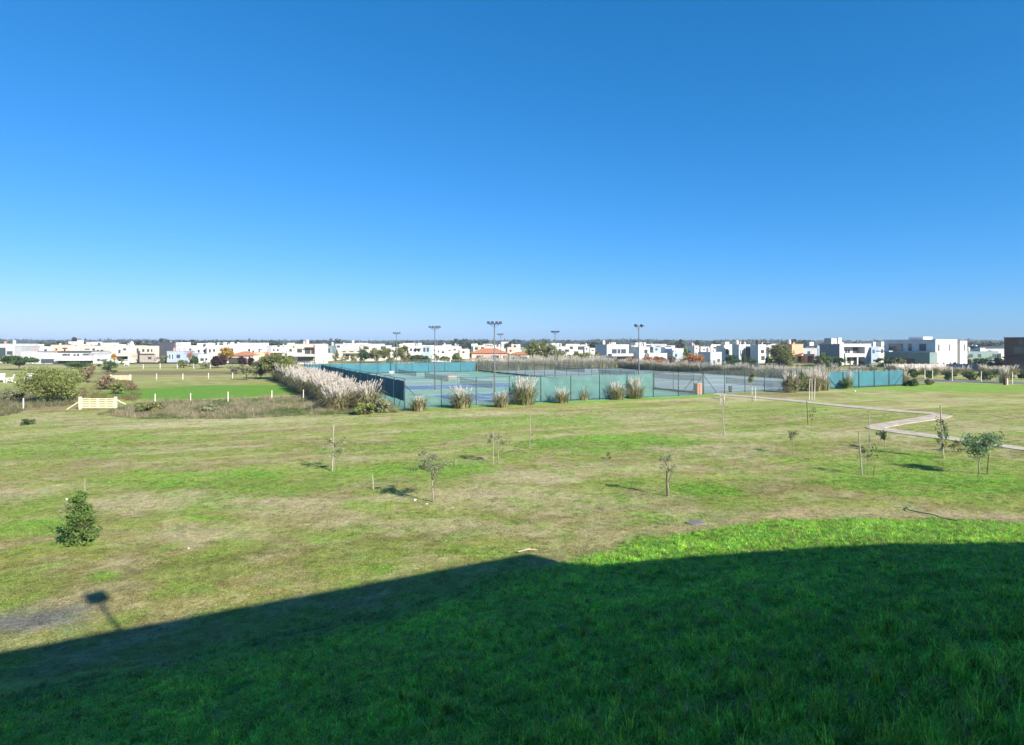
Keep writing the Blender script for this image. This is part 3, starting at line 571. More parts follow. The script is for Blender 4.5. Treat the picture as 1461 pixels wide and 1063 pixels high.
house('modern_house', 'bright white flat roofed house behind the yellow autumn tree', 235, .08, [(295, 337, 493.5, 514, 'white', 10), (300, 318, 505, 507, 'white', 1, 2)], [(298, 301, 498, 503, 0, 'w'), (304, 307, 498, 502, 0, 'w'), (328, 333, 497, 502, 0, 'w')], chim=[(293.5, 299, 489, 494, 'white'), (316, 319.5, 488.5, 494, 'white'), (322, 327, 491, 494, 'white')])
house('modern_house', 'low white cottage wall between the bushes left of the purple trees', 200, -.05, [(283, 299, 506, 518, 'white', 7), (299, 303, 509, 518, 'cream', 6)], [(286, 291, 511, 515, 0, 'w'), (293, 296, 511, 514, 0, 'w')])
t_ = house('low_house', 'low house with orange red tiled roof and dark garage openings', 200, .0, [(299, 368, 508, 518, 'cream', 8)], [(326, 341, 510, 518, 0, 'd'), (343, 352, 510, 518, 0, 'd'), (304, 320, 511, 517, 0, 'd'), (357, 362, 512, 516, 0, 'w')])
hip_roof(t_, -2, 6, 0, 8, 2.65, 1.3, M['tile'])
house('modern_house', 'white stepped houses front right of the yellow tree', 260, .1, [(338, 352, 496, 512, 'white', 9), (352, 380, 494, 512, 'white', 9), (358, 366, 497, 512, 'cream', 9, 1)], [(341, 344, 500, 503, 0, 'w'), (347, 350, 500, 503, 0, 'w'), (354, 357, 498, 501, 0, 'w'), (369, 373, 498, 502, 0, 'w'), (361, 364, 500, 503, 1, 'w')])
house('low_house', 'small pinkish brick house right of the purple trees', 205, .1, [(362, 377, 503, 517, 'peach', 7), (355, 366, 507, 517, 'white', 6, .5)], [(368, 371, 506, 510, 0, 'w')])
house('modern_house', 'small white two storey house between two dark tree crowns', 260, 0, [(387, 403, 496, 512, 'white', 8), (382, 405, 502, 503, 'white', 2, 1.5)], [(389.5, 392, 498, 501, 0, 'w'), (395, 398, 498, 501, 0, 'w'), (390, 394, 504, 508, 0, 'd'), (397, 401, 504, 508, 0, 'd')])
house('modern_house', 'big white cubic house with brown wood panel over the pampas row', 185, -.04, [(409.5, 450, 491.3, 520, 'white', 10), (436, 449, 495, 496.2, 'wood', 1, .9), (450, 452, 492, 520, 'cream', 10, .5), (423, 451, 506, 508.5, 'white', 1, 2.2)],
      [(413, 416.5, 498, 501.5, 0, 'w'), (424, 431, 497.5, 503, 0, 'w'), (435, 443, 497, 505, 0, 'w'), (444, 449, 497, 505, 0, 'd'), (411, 415, 508, 516, 0, 'w'), (425, 447, 509, 515, 0, 'w'), (418, 420, 494, 496, 0, 'w')])
house('modern_house', 'pale teal glazed house right of the big white cubic house', 215, .1, [(453, 474, 494, 515, 'green', 8), (459, 476, 505, 515, 'cream', 2, 3)], [(455, 462, 496, 504, 0, 'w'), (464, 471, 497, 503, 0, 'w')])
house('modern_house', 'white roof block house above the low cream boundary wall', 230, -.1, [(478, 502, 491, 514, 'white', 8), (474, 486, 497, 514, 'cream', 8, 2), (486, 520, 499, 514, 'beige', 8, 1)], [(481, 485, 493, 496, 0, 'w'), (490, 495, 501, 504, 1, 'w'), (500, 506, 501, 504, 1, 'w'), (511, 515, 501, 505, 1, 'w')])
house('low_house', 'low cream bungalow with posts along its front beyond the back windscreen', 212, 0, [(489, 545, 503.5, 515, 'cream', 7), (489, 545, 503, 504, 'white', 8, 1.2)], [(493, 498, 506, 513, 0, 'w'), (503, 506, 506, 513, 0, 'w'), (514, 522, 506, 511, 0, 'w'), (529, 535, 506, 512, 0, 'd'), (538, 542, 506, 511, 0, 'w')])
house('modern_house', 'white two storey house just right of the leftmost floodlight pole', 225, .15, [(583, 602, 494.5, 514, 'white', 8), (602, 615, 494.5, 514, 'blue', 8, -1), (593, 602, 496, 497, 'white', 1, 1.4)], [(585, 588, 497, 501, 0, 'w'), (591, 594, 497, 502, 0, 'w'), (596, 599, 498, 502, 0, 'w'), (604, 607, 496, 502, -1, 'w'), (609, 612, 496, 502, -1, 'w')])
house('modern_house', 'tall white cube house with small square windows by the second floodlight pole', 205, .12, [(616, 638, 493.8, 516, 'white', 9), (638, 646, 502, 516, 'white', 8)], [(624.5, 626.5, 500, 503, 0, 'w'), (630, 634, 501, 504, 0, 'w'), (624.5, 626.5, 508, 512, 0, 'w'), (618.5, 620, 499, 501, 0, 'w')])
house('modern_house', 'white house with cream wing among green trees left of the leftmost pole', 225, -.1, [(551, 564, 496, 514, 'white', 8), (540, 548, 503, 514, 'white', 7), (562, 580, 500, 514, 'cream', 7)], [(553, 556, 499, 502, 0, 'w'), (559, 562, 499, 502, 0, 'w'), (571, 575, 503, 507, 0, 'w')])
house('modern_house', 'small white house with a dark window behind the round bush left of the tiled roof', 250, .0, [(643, 656, 495, 512, 'white', 8), (656, 668, 499, 512, 'cream', 8, .6)], [(647, 651, 498, 500, 0, 'w'), (660, 663, 501, 504, .6, 'w')])
t_ = house('low_house', 'long low pink house with a terracotta hipped roof', 215, .04, [(673, 727, 504.5, 515, 'pink', 10), (727, 755, 506.5, 515, 'white', 9)], [(680, 690, 507, 512, 0, 'w'), (700, 712, 507, 513, 0, 'w'), (718, 722, 507, 511, 0, 'w'), (729, 752, 508.5, 514, 0, 'd')])
hip_roof(t_, -9.8, 2.4, 0, 9, z_at(504.5, 215) + .14, 1.7, M['tile'])
hip_roof(t_, 4, 9.4, 0, 8, z_at(506.5, 215) + .14, 1.0, M['tile'])
for x_, w_ in ((691, 5), (699, 6), (708, 7)):
    house('modern_house', {691: 'small white rooftop cube house, left one above the terracotta roof', 699: 'small white rooftop cube house, middle one above the terracotta roof', 708: 'small white rooftop cube house, right one above the terracotta roof'}[x_], 300, 0, [(x_, x_ + w_, 495.3, 512, 'white', 7)], [(x_ + 1.4, x_ + 3, 497, 498.4, 0, 'w')])
house('modern_house', 'pinkish white block house right of the terracotta roof', 240, .1, [(724, 736.5, 496, 512, 'pink', 8), (736.5, 744, 500, 512, 'white', 7)], [(727, 730, 499, 502, 0, 'w'), (738, 741, 502, 504, 0, 'w')], chim=[(727, 728.5, 491, 496, 'dark')])
house('modern_house', 'white house with dark window between the leafy tree and a floodlight pole', 235, .0, [(794, 813, 495.3, 514, 'white', 8), (813, 817, 499, 514, 'cream', 7)], [(806, 812, 498.5, 502, 0, 'w'), (797, 801, 498, 500, 0, 'w')])
house('modern_house', 'small pair of white blocks beyond the olive hedge trees', 290, 0, [(834, 841, 494.5, 512, 'white', 7), (842, 850, 497, 512, 'cream', 7)], [(836, 838, 496.5, 499, 0, 'w'), (844, 847, 499, 501, 0, 'w')])
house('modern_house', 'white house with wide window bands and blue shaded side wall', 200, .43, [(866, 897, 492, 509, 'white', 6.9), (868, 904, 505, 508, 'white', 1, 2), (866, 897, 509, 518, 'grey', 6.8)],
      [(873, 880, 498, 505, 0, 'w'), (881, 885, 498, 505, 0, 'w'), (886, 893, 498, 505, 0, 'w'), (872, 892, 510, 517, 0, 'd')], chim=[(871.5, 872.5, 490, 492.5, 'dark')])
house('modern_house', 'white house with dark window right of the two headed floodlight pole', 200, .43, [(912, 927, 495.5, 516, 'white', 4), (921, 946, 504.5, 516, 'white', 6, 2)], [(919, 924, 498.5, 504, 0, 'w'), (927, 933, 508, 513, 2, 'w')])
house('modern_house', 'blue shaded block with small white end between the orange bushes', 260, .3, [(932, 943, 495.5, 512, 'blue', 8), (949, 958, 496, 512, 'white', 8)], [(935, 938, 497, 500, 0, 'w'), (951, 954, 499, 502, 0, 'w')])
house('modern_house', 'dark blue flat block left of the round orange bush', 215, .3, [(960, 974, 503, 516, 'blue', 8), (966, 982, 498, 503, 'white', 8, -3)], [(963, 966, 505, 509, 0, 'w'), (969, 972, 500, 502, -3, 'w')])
house('modern_house', 'white flat topped house beyond the round orange bush', 270, .1, [(991, 997, 493.5, 512, 'white', 8), (1000, 1012, 495, 512, 'white', 8), (1014, 1022, 498, 512, 'cream', 8)], [(993, 995, 496, 498, 0, 'w'), (1003, 1006, 498, 500, 0, 'w')])
house('modern_house', 'white cube house with one square window and a long blue shaded side', 172, .43, [(1014, 1029.5, 503, 521, 'white', 5)], [(1023.5, 1027, 512, 517, 0, 'w'), (1018, 1019.5, 514, 520, 0, 'w')])
house('modern_house', 'tall narrow pale green house with upright window and a roof tank', 190, .43, [(1033, 1045.5, 493.5, 515, 'cream', 3.2), (1038.5, 1043.5, 488.5, 494, 'cream', 3, -1)], [(1035, 1039, 497, 506, 0, 'l'), (1035, 1044, 510, 514, 0, 'd')])
house('modern_house', 'tall white slab house with three slit windows, second of the tall row', 185, .43, [(1054.5, 1064, 492, 519, 'white', 2.8)], [(1056, 1057, 499, 508, 0, 'w'), (1058.5, 1059.5, 499, 508, 0, 'w'), (1061, 1062, 499, 508, 0, 'w')])
house('modern_house', 'grey green two storey house between the two tall white slab houses', 195, .1, [(1065, 1077, 494, 516, 'green', 8), (1077, 1081, 495, 516, 'grey', 8, -.2)], [(1069, 1075, 500, 504, 0, 'w'), (1068, 1075, 507, 513, 0, 'w')])
house('modern_house', 'tall white slab house with one square window left of the willow', 182, .43, [(1082, 1093, 492, 518, 'white', 3), (1093, 1099, 496, 518, 'dark', 8, -.4)], [(1085.5, 1090, 499, 504, 0, 'w'), (1086, 1091, 508, 514, 0, 'd')])
t_ = house('modern_house', 'peach orange house with a pink flat terrace roof right of the willow', 185, .1, [(1130, 1146, 491.5, 518, 'peach', 8), (1137, 1155, 505, 507.5, 'pink', 3, 2.5), (1153.5, 1155, 507.5, 518, 'peach', .4, 2.5), (1144, 1145.2, 507.5, 518, 'peach', .4, 2.5)], [(1138, 1143, 508.5, 516, 0, 'd'), (1147, 1153, 508.5, 518, -.05, 'w')])
house('modern_house', 'dark slate roofed house with blue shaded walls left of the white balcony house', 210, .1, [(1146, 1168, 497, 520, 'grey', 9), (1150, 1166, 494, 497, 'slate', 9, -.5), (1166, 1180, 494, 520, 'blue', 8)], [(1152, 1156, 501, 507, 0, 'w'), (1170, 1175, 499, 506, 0, 'w')], chim=[(1160, 1166, 488, 494, 'white')])
t_ = house('modern_house', 'white framed modern house with deep balcony and tall chimney block', 178, .43, [(1198, 1204, 491, 521, 'white', 6.5, 0), (1204.02, 1233.98, 491.1, 494.8, 'white', 6.4, -.02), (1234, 1243, 491, 521, 'white', 6.5, 0), (1204, 1234, 494.8, 505, 'grey', 4.5, -2), (1206, 1234, 505, 509.3, 'white', 6.5, 0), (1204, 1234, 509.3, 521, 'beige', 4.5, -2), (1207, 1208.4, 509.3, 521, 'white', .4, -.1), (1223.5, 1225, 509.3, 521, 'white', .4, -.1)],
      [(1205, 1213, 497, 504.5, -2, 'l'), (1214, 1222, 498, 504.5, -2, 'l'), (1226, 1233, 496, 504.5, -2, 'd'), (1210, 1216, 511, 519, -2, 'w'), (1218, 1222, 511, 519, -2, 'd'), (1227, 1233, 511, 518, -2, 'w')], chim=[(1195, 1203, 482.5, 491, 'grey'), (1205, 1210, 482, 491, 'white')])
side_windows(t_, -5.2, 0, [(1.5, 2.6, 4, 5.6), (4, 5, 4, 5.6)])
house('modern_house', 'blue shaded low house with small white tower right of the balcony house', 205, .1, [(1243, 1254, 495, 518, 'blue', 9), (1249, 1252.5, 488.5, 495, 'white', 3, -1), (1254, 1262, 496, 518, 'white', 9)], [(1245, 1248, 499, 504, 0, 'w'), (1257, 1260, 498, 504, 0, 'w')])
# big house: grey-blue front in shade, white side in the sun
Yb = 165; yb = UANG
t_ = thing('modern_house', 'largest modern house with grey shaded front and sunlit white side wings', 'house', ((1335 - 730.5) / FPX * Yb, Yb, 0), yb, None)
MB().box(0, 9.4, 0, 14, -.1, 7.4).build('wall', M['white'], t_); MB().box(-.06, 9.46, -.06, 14.06, 7.4, 7.55).build('parapet', M['white'], t_)
MB().box(10.2, 13.4, -.3, 12, -.1, 7.2).build('wall', M['white'], t_); MB().box(9.4, 10.2, 1.2, 12, -.1, 7.0).build('recess', M['cream'], t_)
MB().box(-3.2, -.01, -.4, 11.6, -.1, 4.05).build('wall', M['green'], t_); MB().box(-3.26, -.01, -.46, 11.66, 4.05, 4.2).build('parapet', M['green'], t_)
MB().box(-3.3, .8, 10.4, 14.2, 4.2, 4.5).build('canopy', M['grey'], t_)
MB().box(3, 7, 5, 9, 7.55, 8.3).build('roof_room', M['white'], t_)
MB().box(-.05, -.002, .02, 13.98, 4.2, 7.35).build('side_shade_panel', M['shadegrey'], t_)  # panel's grey carries wall paint and this side's shade together
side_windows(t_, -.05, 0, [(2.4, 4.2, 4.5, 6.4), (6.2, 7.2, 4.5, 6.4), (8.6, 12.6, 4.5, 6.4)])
side_windows(t_, -3.2, 0, [(3.4, 8.4, .3, 2.5)])
for (a_, b_, c_, d_, e_) in [(1.0, 1.6, 4.5, 6.3, 0), (5.6, 6.1, 4.5, 6.3, 0), (12.0, 12.5, 4.5, 6.3, -.3), (.6, 1.1, .3, 1.5, 0), (3.0, 3.6, .3, 1.5, 0), (6.0, 6.5, .3, 1.6, 0), (8.2, 8.7, .3, 1.6, 0), (-2.4, -1.8, .3, 1.5, -.4)]:
    add_window(t_, a_, b_, c_, d_, e_, 'w')
house('low_house', 'low grey green house with white gable left of the dark brick house', 190, .2, [(1377, 1424, 502, 520, 'green', 9), (1424, 1434, 505, 520, 'white', 8, 1), (1403, 1410, 497, 502, 'white', 3, -1)], [(1382, 1388, 505, 510, 0, 'w'), (1395, 1400, 505, 510, 0, 'w'), (1416, 1421, 505, 510, 0, 'w')])
house('low_house', 'dark slate roof house beyond the low grey green house', 230, .2, [(1396, 1434, 498, 512, 'grey', 9), (1398, 1432, 494.5, 498, 'slate', 9)], [(1410, 1414, 500, 503, 0, 'w')])
t_ = thing('brick_house', 'dark brick house with white framed windows cut by the right edge', 'house', (116.9, 135, 0), UANG)
MB().box(0, 12, 0, 10.2, -.1, 7.7).build('wall', M['brickd'], t_); MB().box(-.1, 12.1, -.1, 10.3, 7.7, 7.9).build('parapet', M['brickd'], t_)
MB().box(-.9, -.01, 0, 10.2, 3.2, 3.5).build('canopy', M['dark'], t_)
side_windows(t_, 0, 0, [(3.6, 4.8, 4.2, 5.8), (6.2, 8.2, 4.2, 5.8), (6.4, 7.2, 6.3, 7.4)]); side_windows(t_, 0, 0, [(4, 8.4, .1, 2.6)])
bw = thing('boundary_wall', 'long pale boundary wall in front of the largest modern house', 'wall', P(1273, 529), 0)
v_ = P(1403, 528) - P(1273, 529); bw.rotation_euler.z = math.atan2(v_.y, v_.x); n_ = 14; pl_ = v_.length / n_
pm_ = MB().box(.03, pl_ - .03, -.08, .08, -.05, 1.55).mesh('panel', M['fabric']); pm2 = MB().box(-.12, .12, -.13, .13, -.05, 1.7).mesh('pier', M['beige'])
for i in range(n_): link('panel', pm_, bw, (i * pl_, 0, 0)); link('pier', pm2, bw, (i * pl_, 0, 0))
# far, tiny houses
far0 = [thing('far_house', 'tiny pale flat roofed house far off among the horizon trees', 'house', (0, 0, 0), 0, 'tiny far houses among the horizon trees') for k in range(3)]
for k, o in enumerate(far0):
    m_ = M[['white', 'cream', 'white'][k]]; MB().box(-5, 5, -4, 4, -.1, 5.6).build('wall', m_, o); MB().box(-5.1, [1, 2, -1][k], -4.1, 3, 5.6, [6.6, 6.2, 7][k]).build('roof_room', m_, o)
    add_window(o, -3.5, -1.5, 3.4, 5, -4, 'w'); add_window(o, 1, 3.6, 3.2, 5, -4, 'w'); add_window(o, -1, 1.4, .2, 2.5, -4, 'd'); o.location = (((-430, 90, 470)[k]) / FPX * 330, 330, 0)
rr = random.Random(5)
for i in range(75):
    px = rr.uniform(-20, 1480); Y = rr.uniform(290, 520); s = rr.uniform(.75, 1.25)
    dup(far0[i % 3], ((px - 730.5) / FPX * Y, Y, 0), rr.uniform(-.4, .4), (s * rr.uniform(.8, 1.4), s, rr.uniform(.85, 1.1)))

# ------------------------------------------------------------------ white car under the carport
def car(label, loc, rz, m_):
    t = thing('parked_car', label, 'car', loc, rz, None)
    prof = [(-2.1, .35), (-2.15, .75), (-1.5, .92), (-.9, 1.38), (.7, 1.42), (1.4, 1.0), (2.05, .9), (2.12, .4)]
    n = len(prof); mb = MB(); mb.quads([(x, -.85, z) for x, z in prof] + [(x, .85, z) for x, z in prof], [tuple(range(n)), tuple(range(2 * n - 1, n - 1, -1))] + [(i, n + i, n + (i + 1) % n, (i + 1) % n) for i in range(n)]); mb.build('body', m_, t)
    for s in (-1, 1): MB().quads([(-1.3, s * .86, .95), (1.15, s * .86, 1.0), (.65, s * .86, 1.33), (-.85, s * .86, 1.3)], [(0, 1, 2, 3)]).build('side_window', M['glass'], t)
    for x in (-1.35, 1.35):
        for y in (-.75, .75): MB().tube([(x, y - .1, .32), (x, y + .1, .32)], .32, 12).build('wheel', M['dark'], t)
    return t
car('white car parked under the dark carport of the beige house', ((181 - 730.5) / FPX * 201.5, 201.5, 0), .1, M['plastic'])
car('pale grey car parked before the long pink house with tiled roof', ((660 + 62 - 730.5) / FPX * 208, 208, 0), .0, M['grey'])

# ------------------------------------------------------------------ trees and bushes
TW = [(372, 540, 512, 30, 'leafo'), (412, 545, 507, 26, 'leafg'), (384, 532, 503, 26, 'leafo'), (422, 538, 512, 20, 'leafgrey'), (150, 556, 536, 26, 'leaft'), (168, 562, 546, 22, 'leafg'), (186, 556, 544, 24, 'leaft'), (20, 572, 553, 30, 'leafgrey'), (100, 570, 552, 24, 'leafg'), (212, 590, 574, 40, 'leafo'), (300, 590, 578, 30, 'leafgrey'), (545, 588, 568, 22, 'leafgrey'), (520, 592, 572, 30, 'leafg')]
def tree_px(name, label, cat, px, base, top, w, lm, n, leaf, seed, crown_low=.3, cone=0., limbs=5, tr=.1, clumps=16, tight=.36, Y=None, bm='barkd', group=None, flat=.6):
    Yv = Y or P(px, base).y; h = EYE - (top - HOR) * Yv / FPX; rx = w * Yv / FPX / 2
    lo = h * crown_low; return make_tree(name, label, cat, Vector(((px - 730.5) / FPX * Yv, Yv, 0)), h, rx, (h + lo) / 2, (h - lo) / 2, n, leaf, M[lm], M[bm], seed, trunk_r=tr, clumps=clumps, tight=tight, cone=cone, limbs=limbs, group=group, flat=flat)
tree_px('large_bush', 'large feathery green bush behind the cream gate', 'bush', 76, 575, 516, 76, 'leafg', 22000, .095, 11, .02, limbs=9, tr=.12, clumps=34, tight=.38)
tree_px('round_tree', 'umbrella shaped dense green tree at the left before the white house', 'tree', 27, 528, 506, 42, 'leafd', 3500, .3, 12, .35, tr=.16, clumps=20, tight=.4)
tree_px('green_bush', 'dense low green bush before the long low white house', 'bush', 112, 526, 515.5, 34, 'leafd', 1500, .25, 13, .05, clumps=16, tight=.4)
tree_px('thorn_tree', 'twisted thin leaved tree above the second cream gate', 'tree', 155, 541, 515, 30, 'leafd', 900, .16, 14, .3, limbs=9, tr=.11, clumps=16, tight=.25)
tree_px('dry_bush', 'pinkish dry bush right of the large feathery bush', 'bush', 124, 545, 520, 26, 'leaft', 1600, .14, 15, .05, tr=.05, clumps=16)
tree_px('autumn_tree', 'small yellow tree before the white house left of the beige house', 'tree', 163, 520, 505, 8, 'leafy', 500, .25, 16, .4, Y=196)
tree_px('autumn_tree', 'wide bright yellow autumn tree before the white flat roofed house', 'tree', 322, 520, 495.5, 25, 'leafy', 2400, .32, 17, .35, Y=198)
tree_px('purple_tree', 'round dark purple tree, left one before the garage openings', 'tree', 311, 525, 508.5, 24, 'leafp', 2200, .25, 18, .15, clumps=18, tight=.42)
tree_px('purple_tree', 'dark purple tree right of the garage openings, the middle one', 'tree', 346, 524, 509, 15, 'leafp', 1500, .25, 19, .15, clumps=18, tight=.42)
tree_px('purple_tree', 'round dark purple tree nearest the small pinkish house', 'tree', 358, 524, 508.5, 12, 'leafp', 1200, .25, 20, .15, clumps=18, tight=.42)
tree_px('grey_bush', 'pale grey bare bush under the purple trees', 'bush', 337, 533, 519, 28, 'leafgrey', 900, .14, 21, .05, clumps=16, tight=.3)
tree_px('grey_bush', 'pale grey bare bush left of the purple trees', 'bush', 293, 526, 515, 18, 'leafgrey', 600, .18, 22, .05)
tree_px('green_bush', 'dark olive round bush before the low white cottage', 'bush', 277, 523, 507, 12, 'leafd', 1000, .25, 23, .1)
tree_px('green_bush', 'loose green shrub before the blue grey low house', 'bush', 262, 525, 512, 18, 'leafo', 800, .2, 24, .05)
tree_px('bare_tree', 'reddish bare tree before the blue grey low house', 'tree', 271, 523, 499, 14, 'leafr', 350, .2, 25, .3, limbs=8)
tree_px('field_tree', 'loose green tree at the left end of the pampas row', 'tree', 395, 541, 504, 58, 'leafo', 7500, .2, 26, .25, limbs=9, tr=.18, clumps=28, tight=.32)
tree_px('field_tree', 'thin grey green tree before the purple trees', 'tree', 352, 542, 518, 30, 'leafgrey', 900, .17, 27, .3, limbs=8, tr=.1)
for i, (px, b, tp, w, lm) in enumerate(TW):
    tree_px('scrub_bush', ['loose green tree left of the grove beside the pampas row', 'yellow green tree at the top end of the pampas row', 'olive tree standing at the back of the small grove', 'grey green bush touching the far end of the pampas row', 'reddish tan bush right behind the cream gate', 'green shrub just right of the cream gate', 'tan bush below the smaller far gate', 'grey rough bush at the left edge of the lawn', 'green bush at the right foot of the large feathery bush', 'olive scrub in the dry strip at its left end', 'greyish scrub in the middle of the dry strip', 'dry grey scrub at the near corner of the courts', 'green scrub at the near foot of the pampas row'][i],
            'bush', px, b, tp, w, lm, 2600, .12, 300 + i, .03, tr=.06, limbs=6, clumps=22, tight=.34)
tree_px('leafy_tree', 'spreading olive green tree over the far hedge, between two floodlight poles', 'tree', 771, 522, 486, 42, 'leafo', 4200, .3, 28, .2, limbs=8, tr=.25, Y=190, clumps=26, tight=.33)
tree_px('leafy_tree', 'lower olive tree right of the spreading tree by the pole', 'tree', 796, 522, 497, 28, 'leafo', 2200, .28, 29, .2, Y=190)
tree_px('green_bush', 'round green bush at the right end of the back windscreen', 'bush', 652, 522, 503, 18, 'leafo', 1800, .25, 30, .1, Y=176)
for i, (px, tp, w, lm) in enumerate([(548, 492, 22, 'leafo'), (572, 490, 24, 'leafo'), (592, 506, 26, 'leafd'), (607, 507, 22, 'leafd'), (580, 507, 10, 'leafr'), (556, 508, 14, 'leafo'), (830, 501, 34, 'leafo'), (815, 505, 22, 'leafo'), (852, 503, 16, 'leafo'), (635, 508, 18, 'leafo'), (536, 494, 18, 'leafo'), (520, 498, 20, 'leafd')]):
    tree_px('garden_tree', ['tall olive tree left of the leftmost floodlight pole', 'tall green tree right behind the leftmost floodlight pole', 'dark green hedge tree before the white two storey house', 'dark green hedge tree left of the tall white cube house', 'small orange brown tree by the leftmost floodlight pole', 'low olive tree before the cream wing house', 'wide low olive tree left of the white house with blue side', 'low olive tree right of the floodlight pole behind the screen', 'dark olive tree touching the blue shaded side wall', 'olive bush at the foot of the tall white cube house', 'tall tree over the right end of the cream bungalow', 'dark tree behind the middle of the cream bungalow'][i],
            'tree', px, 520, tp, w, lm, 1500, .28, 40 + i, .15, Y=205 if tp < 500 else 196, clumps=14, limbs=3)
tree_px('orange_bush', 'large round orange russet bush behind the right courts', 'bush', 989, 524, 503.5, 32, 'leafr', 3200, .25, 60, .02, Y=166, clumps=20, tight=.42)
tree_px('orange_bush', 'wide low russet hedge bush right of the two headed pole', 'bush', 934, 524, 507.5, 40, 'leafr', 2800, .25, 61, .02, Y=168, clumps=20, tight=.4)
tree_px('orange_bush', 'pinkish tan bush between the two russet bushes', 'bush', 957, 524, 507, 18, 'leaft', 1400, .22, 62, .02, Y=166)
tree_px('orange_bush', 'low russet hedge left of the two headed pole', 'bush', 903, 524, 509, 26, 'leafr', 1600, .24, 63, .02, Y=170)
tree_px('willow', 'big drooping olive willow between the white slab house and the peach house', 'tree', 1118, 524, 490, 42, 'leafo', 6500, .22, 64, .02, limbs=8, tr=.3, Y=172, clumps=30, tight=.36)
for i, (px, b, tp, w, lm) in enumerate([(1044, 522, 507, 22, 'leafd'), (1072, 524, 509, 14, 'leafd'), (1062, 522, 504, 8, 'leafd'), (1096, 524, 508, 10, 'leafd'), (1180, 524, 500, 20, 'leaf'), (1168, 524, 507, 16, 'leafo'), (1196, 524, 507, 20, 'leafd'), (1264, 524, 508, 30, 'leafd'), (1282, 526, 510, 20, 'leafo'), (1226, 522, 512, 34, 'leafd'), (1380, 524, 509, 14, 'leafo'), (1400, 524, 511, 20, 'leafd'), (1422, 528, 510, 34, 'leafd'), (1448, 528, 512, 24, 'leafd'), (1362, 528, 517, 10, 'leafd')]):
    tree_px('garden_tree', 'x', 'tree', px, b, tp, w, lm, 1500, .25, 80 + i, .08, Y=P(px, b).y, clumps=14, limbs=3)['label'] = [
        'dark shrub at the foot of the pale green tall house', 'dark garden tree before the grey green two storey house', 'slim dark tree right of the second slab house', 'small dark tree left of the willow trunk', 'fresh green tree before the dark slate roofed house', 'small olive tree beside the peach terrace', 'dark tree at the left corner of the white balcony house', 'dense dark bush left of the largest house', 'olive bush at the left end of the pale boundary wall', 'dark hedge under the balcony of the white framed house', 'olive tree right of the sunlit white side wings', 'dark bush before the low grey green house', 'broad dark bush left of the dark brick house', 'dark bush at the foot of the dark brick house', 'small dark tree behind the boundary wall'][i]
gp = [make_tree('garden_tree', 'x', 'tree', (-900 + 30 * k, 600, 0), 5, [2.2, 1.6, 2.8, 1.5][k], 3.2, [1.9, 2.2, 1.6, 1.9][k], 420, .28, M[['leafo', 'leafd', 'leafo', 'leafgrey'][k]], M['barkd'], 140 + k, trunk_r=.12, clumps=12, tight=.38, limbs=2) for k in range(4)]
for i in range(90):
    px = random.uniform(-5, 1440) if i > 20 else random.uniform(480, 1000); Yv = random.uniform(208, 300) if i % 2 else random.uniform(190, 204); sc_ = random.uniform(.5, 1.1) * (1 if i % 2 else .62)
    o = gp[i] if i < 4 else dup(gp[i % 4], (0, 0, 0)); o.location = ((px - 730.5) / FPX * Yv, Yv, 0); o.scale = (sc_ * random.uniform(.9, 1.5), sc_, sc_ * random.uniform(.8, 1.2)); o.rotation_euler.z = random.uniform(0, 6)
    o['label'] = 'small garden tree between the houses along the skyline'; o['group'] = 'small garden trees between the houses'
# fence side bushes and road side bushes on the right
k = 0
for (px, b, tp, w, lm) in [(1129, 560, 534, 24, 'mound'), (1146, 559, 531, 20, 'leafo'), (1163, 557, 535, 22, 'leafd'), (1176, 556, 540, 10, 'leaf'), (1206, 555, 540, 18, 'leaf'),
                        (1303, 551, 541, 16, 'leafd'), (1326, 549, 541, 14, 'leafo'), (1354, 543, 528, 18, 'leafd'), (1382, 542, 530, 20, 'leafd'), (1408, 543, 529, 22, 'leafd'), (1436, 543, 528, 18, 'leafd'), (1458, 542, 531, 14, 'leafd'), (1303, 539, 525, 20, 'leafd'), (1328, 540, 527, 20, 'leafd'), (1288, 537, 526, 14, 'leafo')]:
    o = tree_px('shrub', 'x', 'shrub', px, b, tp, w, lm, 2200 if b > 550 else 1200, .10 if b > 550 else .14, 110 + k, .02, tr=.04, limbs=3, clumps=16, tight=.4)
    o['label'] = ['dark leaved shrub under the plumes at the left of the shrub group', 'tall green shrub in the middle of the group before the right screen', 'dark shrub at the right of the group before the right screen', 'small bright green shrub touching the left end of the right screen', 'green shrub standing before the right teal screen', 'dark shrub right of the right teal screen', 'olive shrub beside the grey road start', 'dark roadside shrub, first from the left of the row', 'dark roadside shrub, second from the left of the row', 'dark roadside shrub, third from the left of the row', 'dark roadside shrub behind the short white marker', 'dark roadside shrub at the right edge', 'dark shrub behind the right screen end, before the boundary wall', 'dark shrub below the middle of the boundary wall', 'olive shrub at the right screen end below the boundary wall'][k]; k += 1

# horizon trees
protos = []
for k in range(6):
    protos.append(make_tree('far_tree', 'dark tree in the distant belt on the horizon', 'tree', ((-500 + 200 * k), 700, 0), 10, [4.5, 3.2, 5.5, 4, 2.2, 6][k], 6.3, 3.9, 420, .75, M['far'], M['barkd'], 150 + k, trunk_r=.25, clumps=12, tight=.42, limbs=1, group='distant tree belt on the horizon'))
for i in range(285):
    Y = rr.uniform(330, 950); px = rr.uniform(-40, 1500); z = (7.0 + Y / 900 * rr.choice([.5, 1.5, 2.8, 4.2, 5.5])) / 10 if rr.random() < .8 else .65
    s = rr.uniform(.8, 1.3) * max(z, .6)
    dup(protos[i % 6], ((px - 730.5) / FPX * Y, Y, 0), rr.uniform(0, 6), (s * rr.uniform(1, 1.9), s * rr.uniform(1, 1.9), z * rr.uniform(.85, 1.12)))
rw = np.random.default_rng(9); nW = 60000
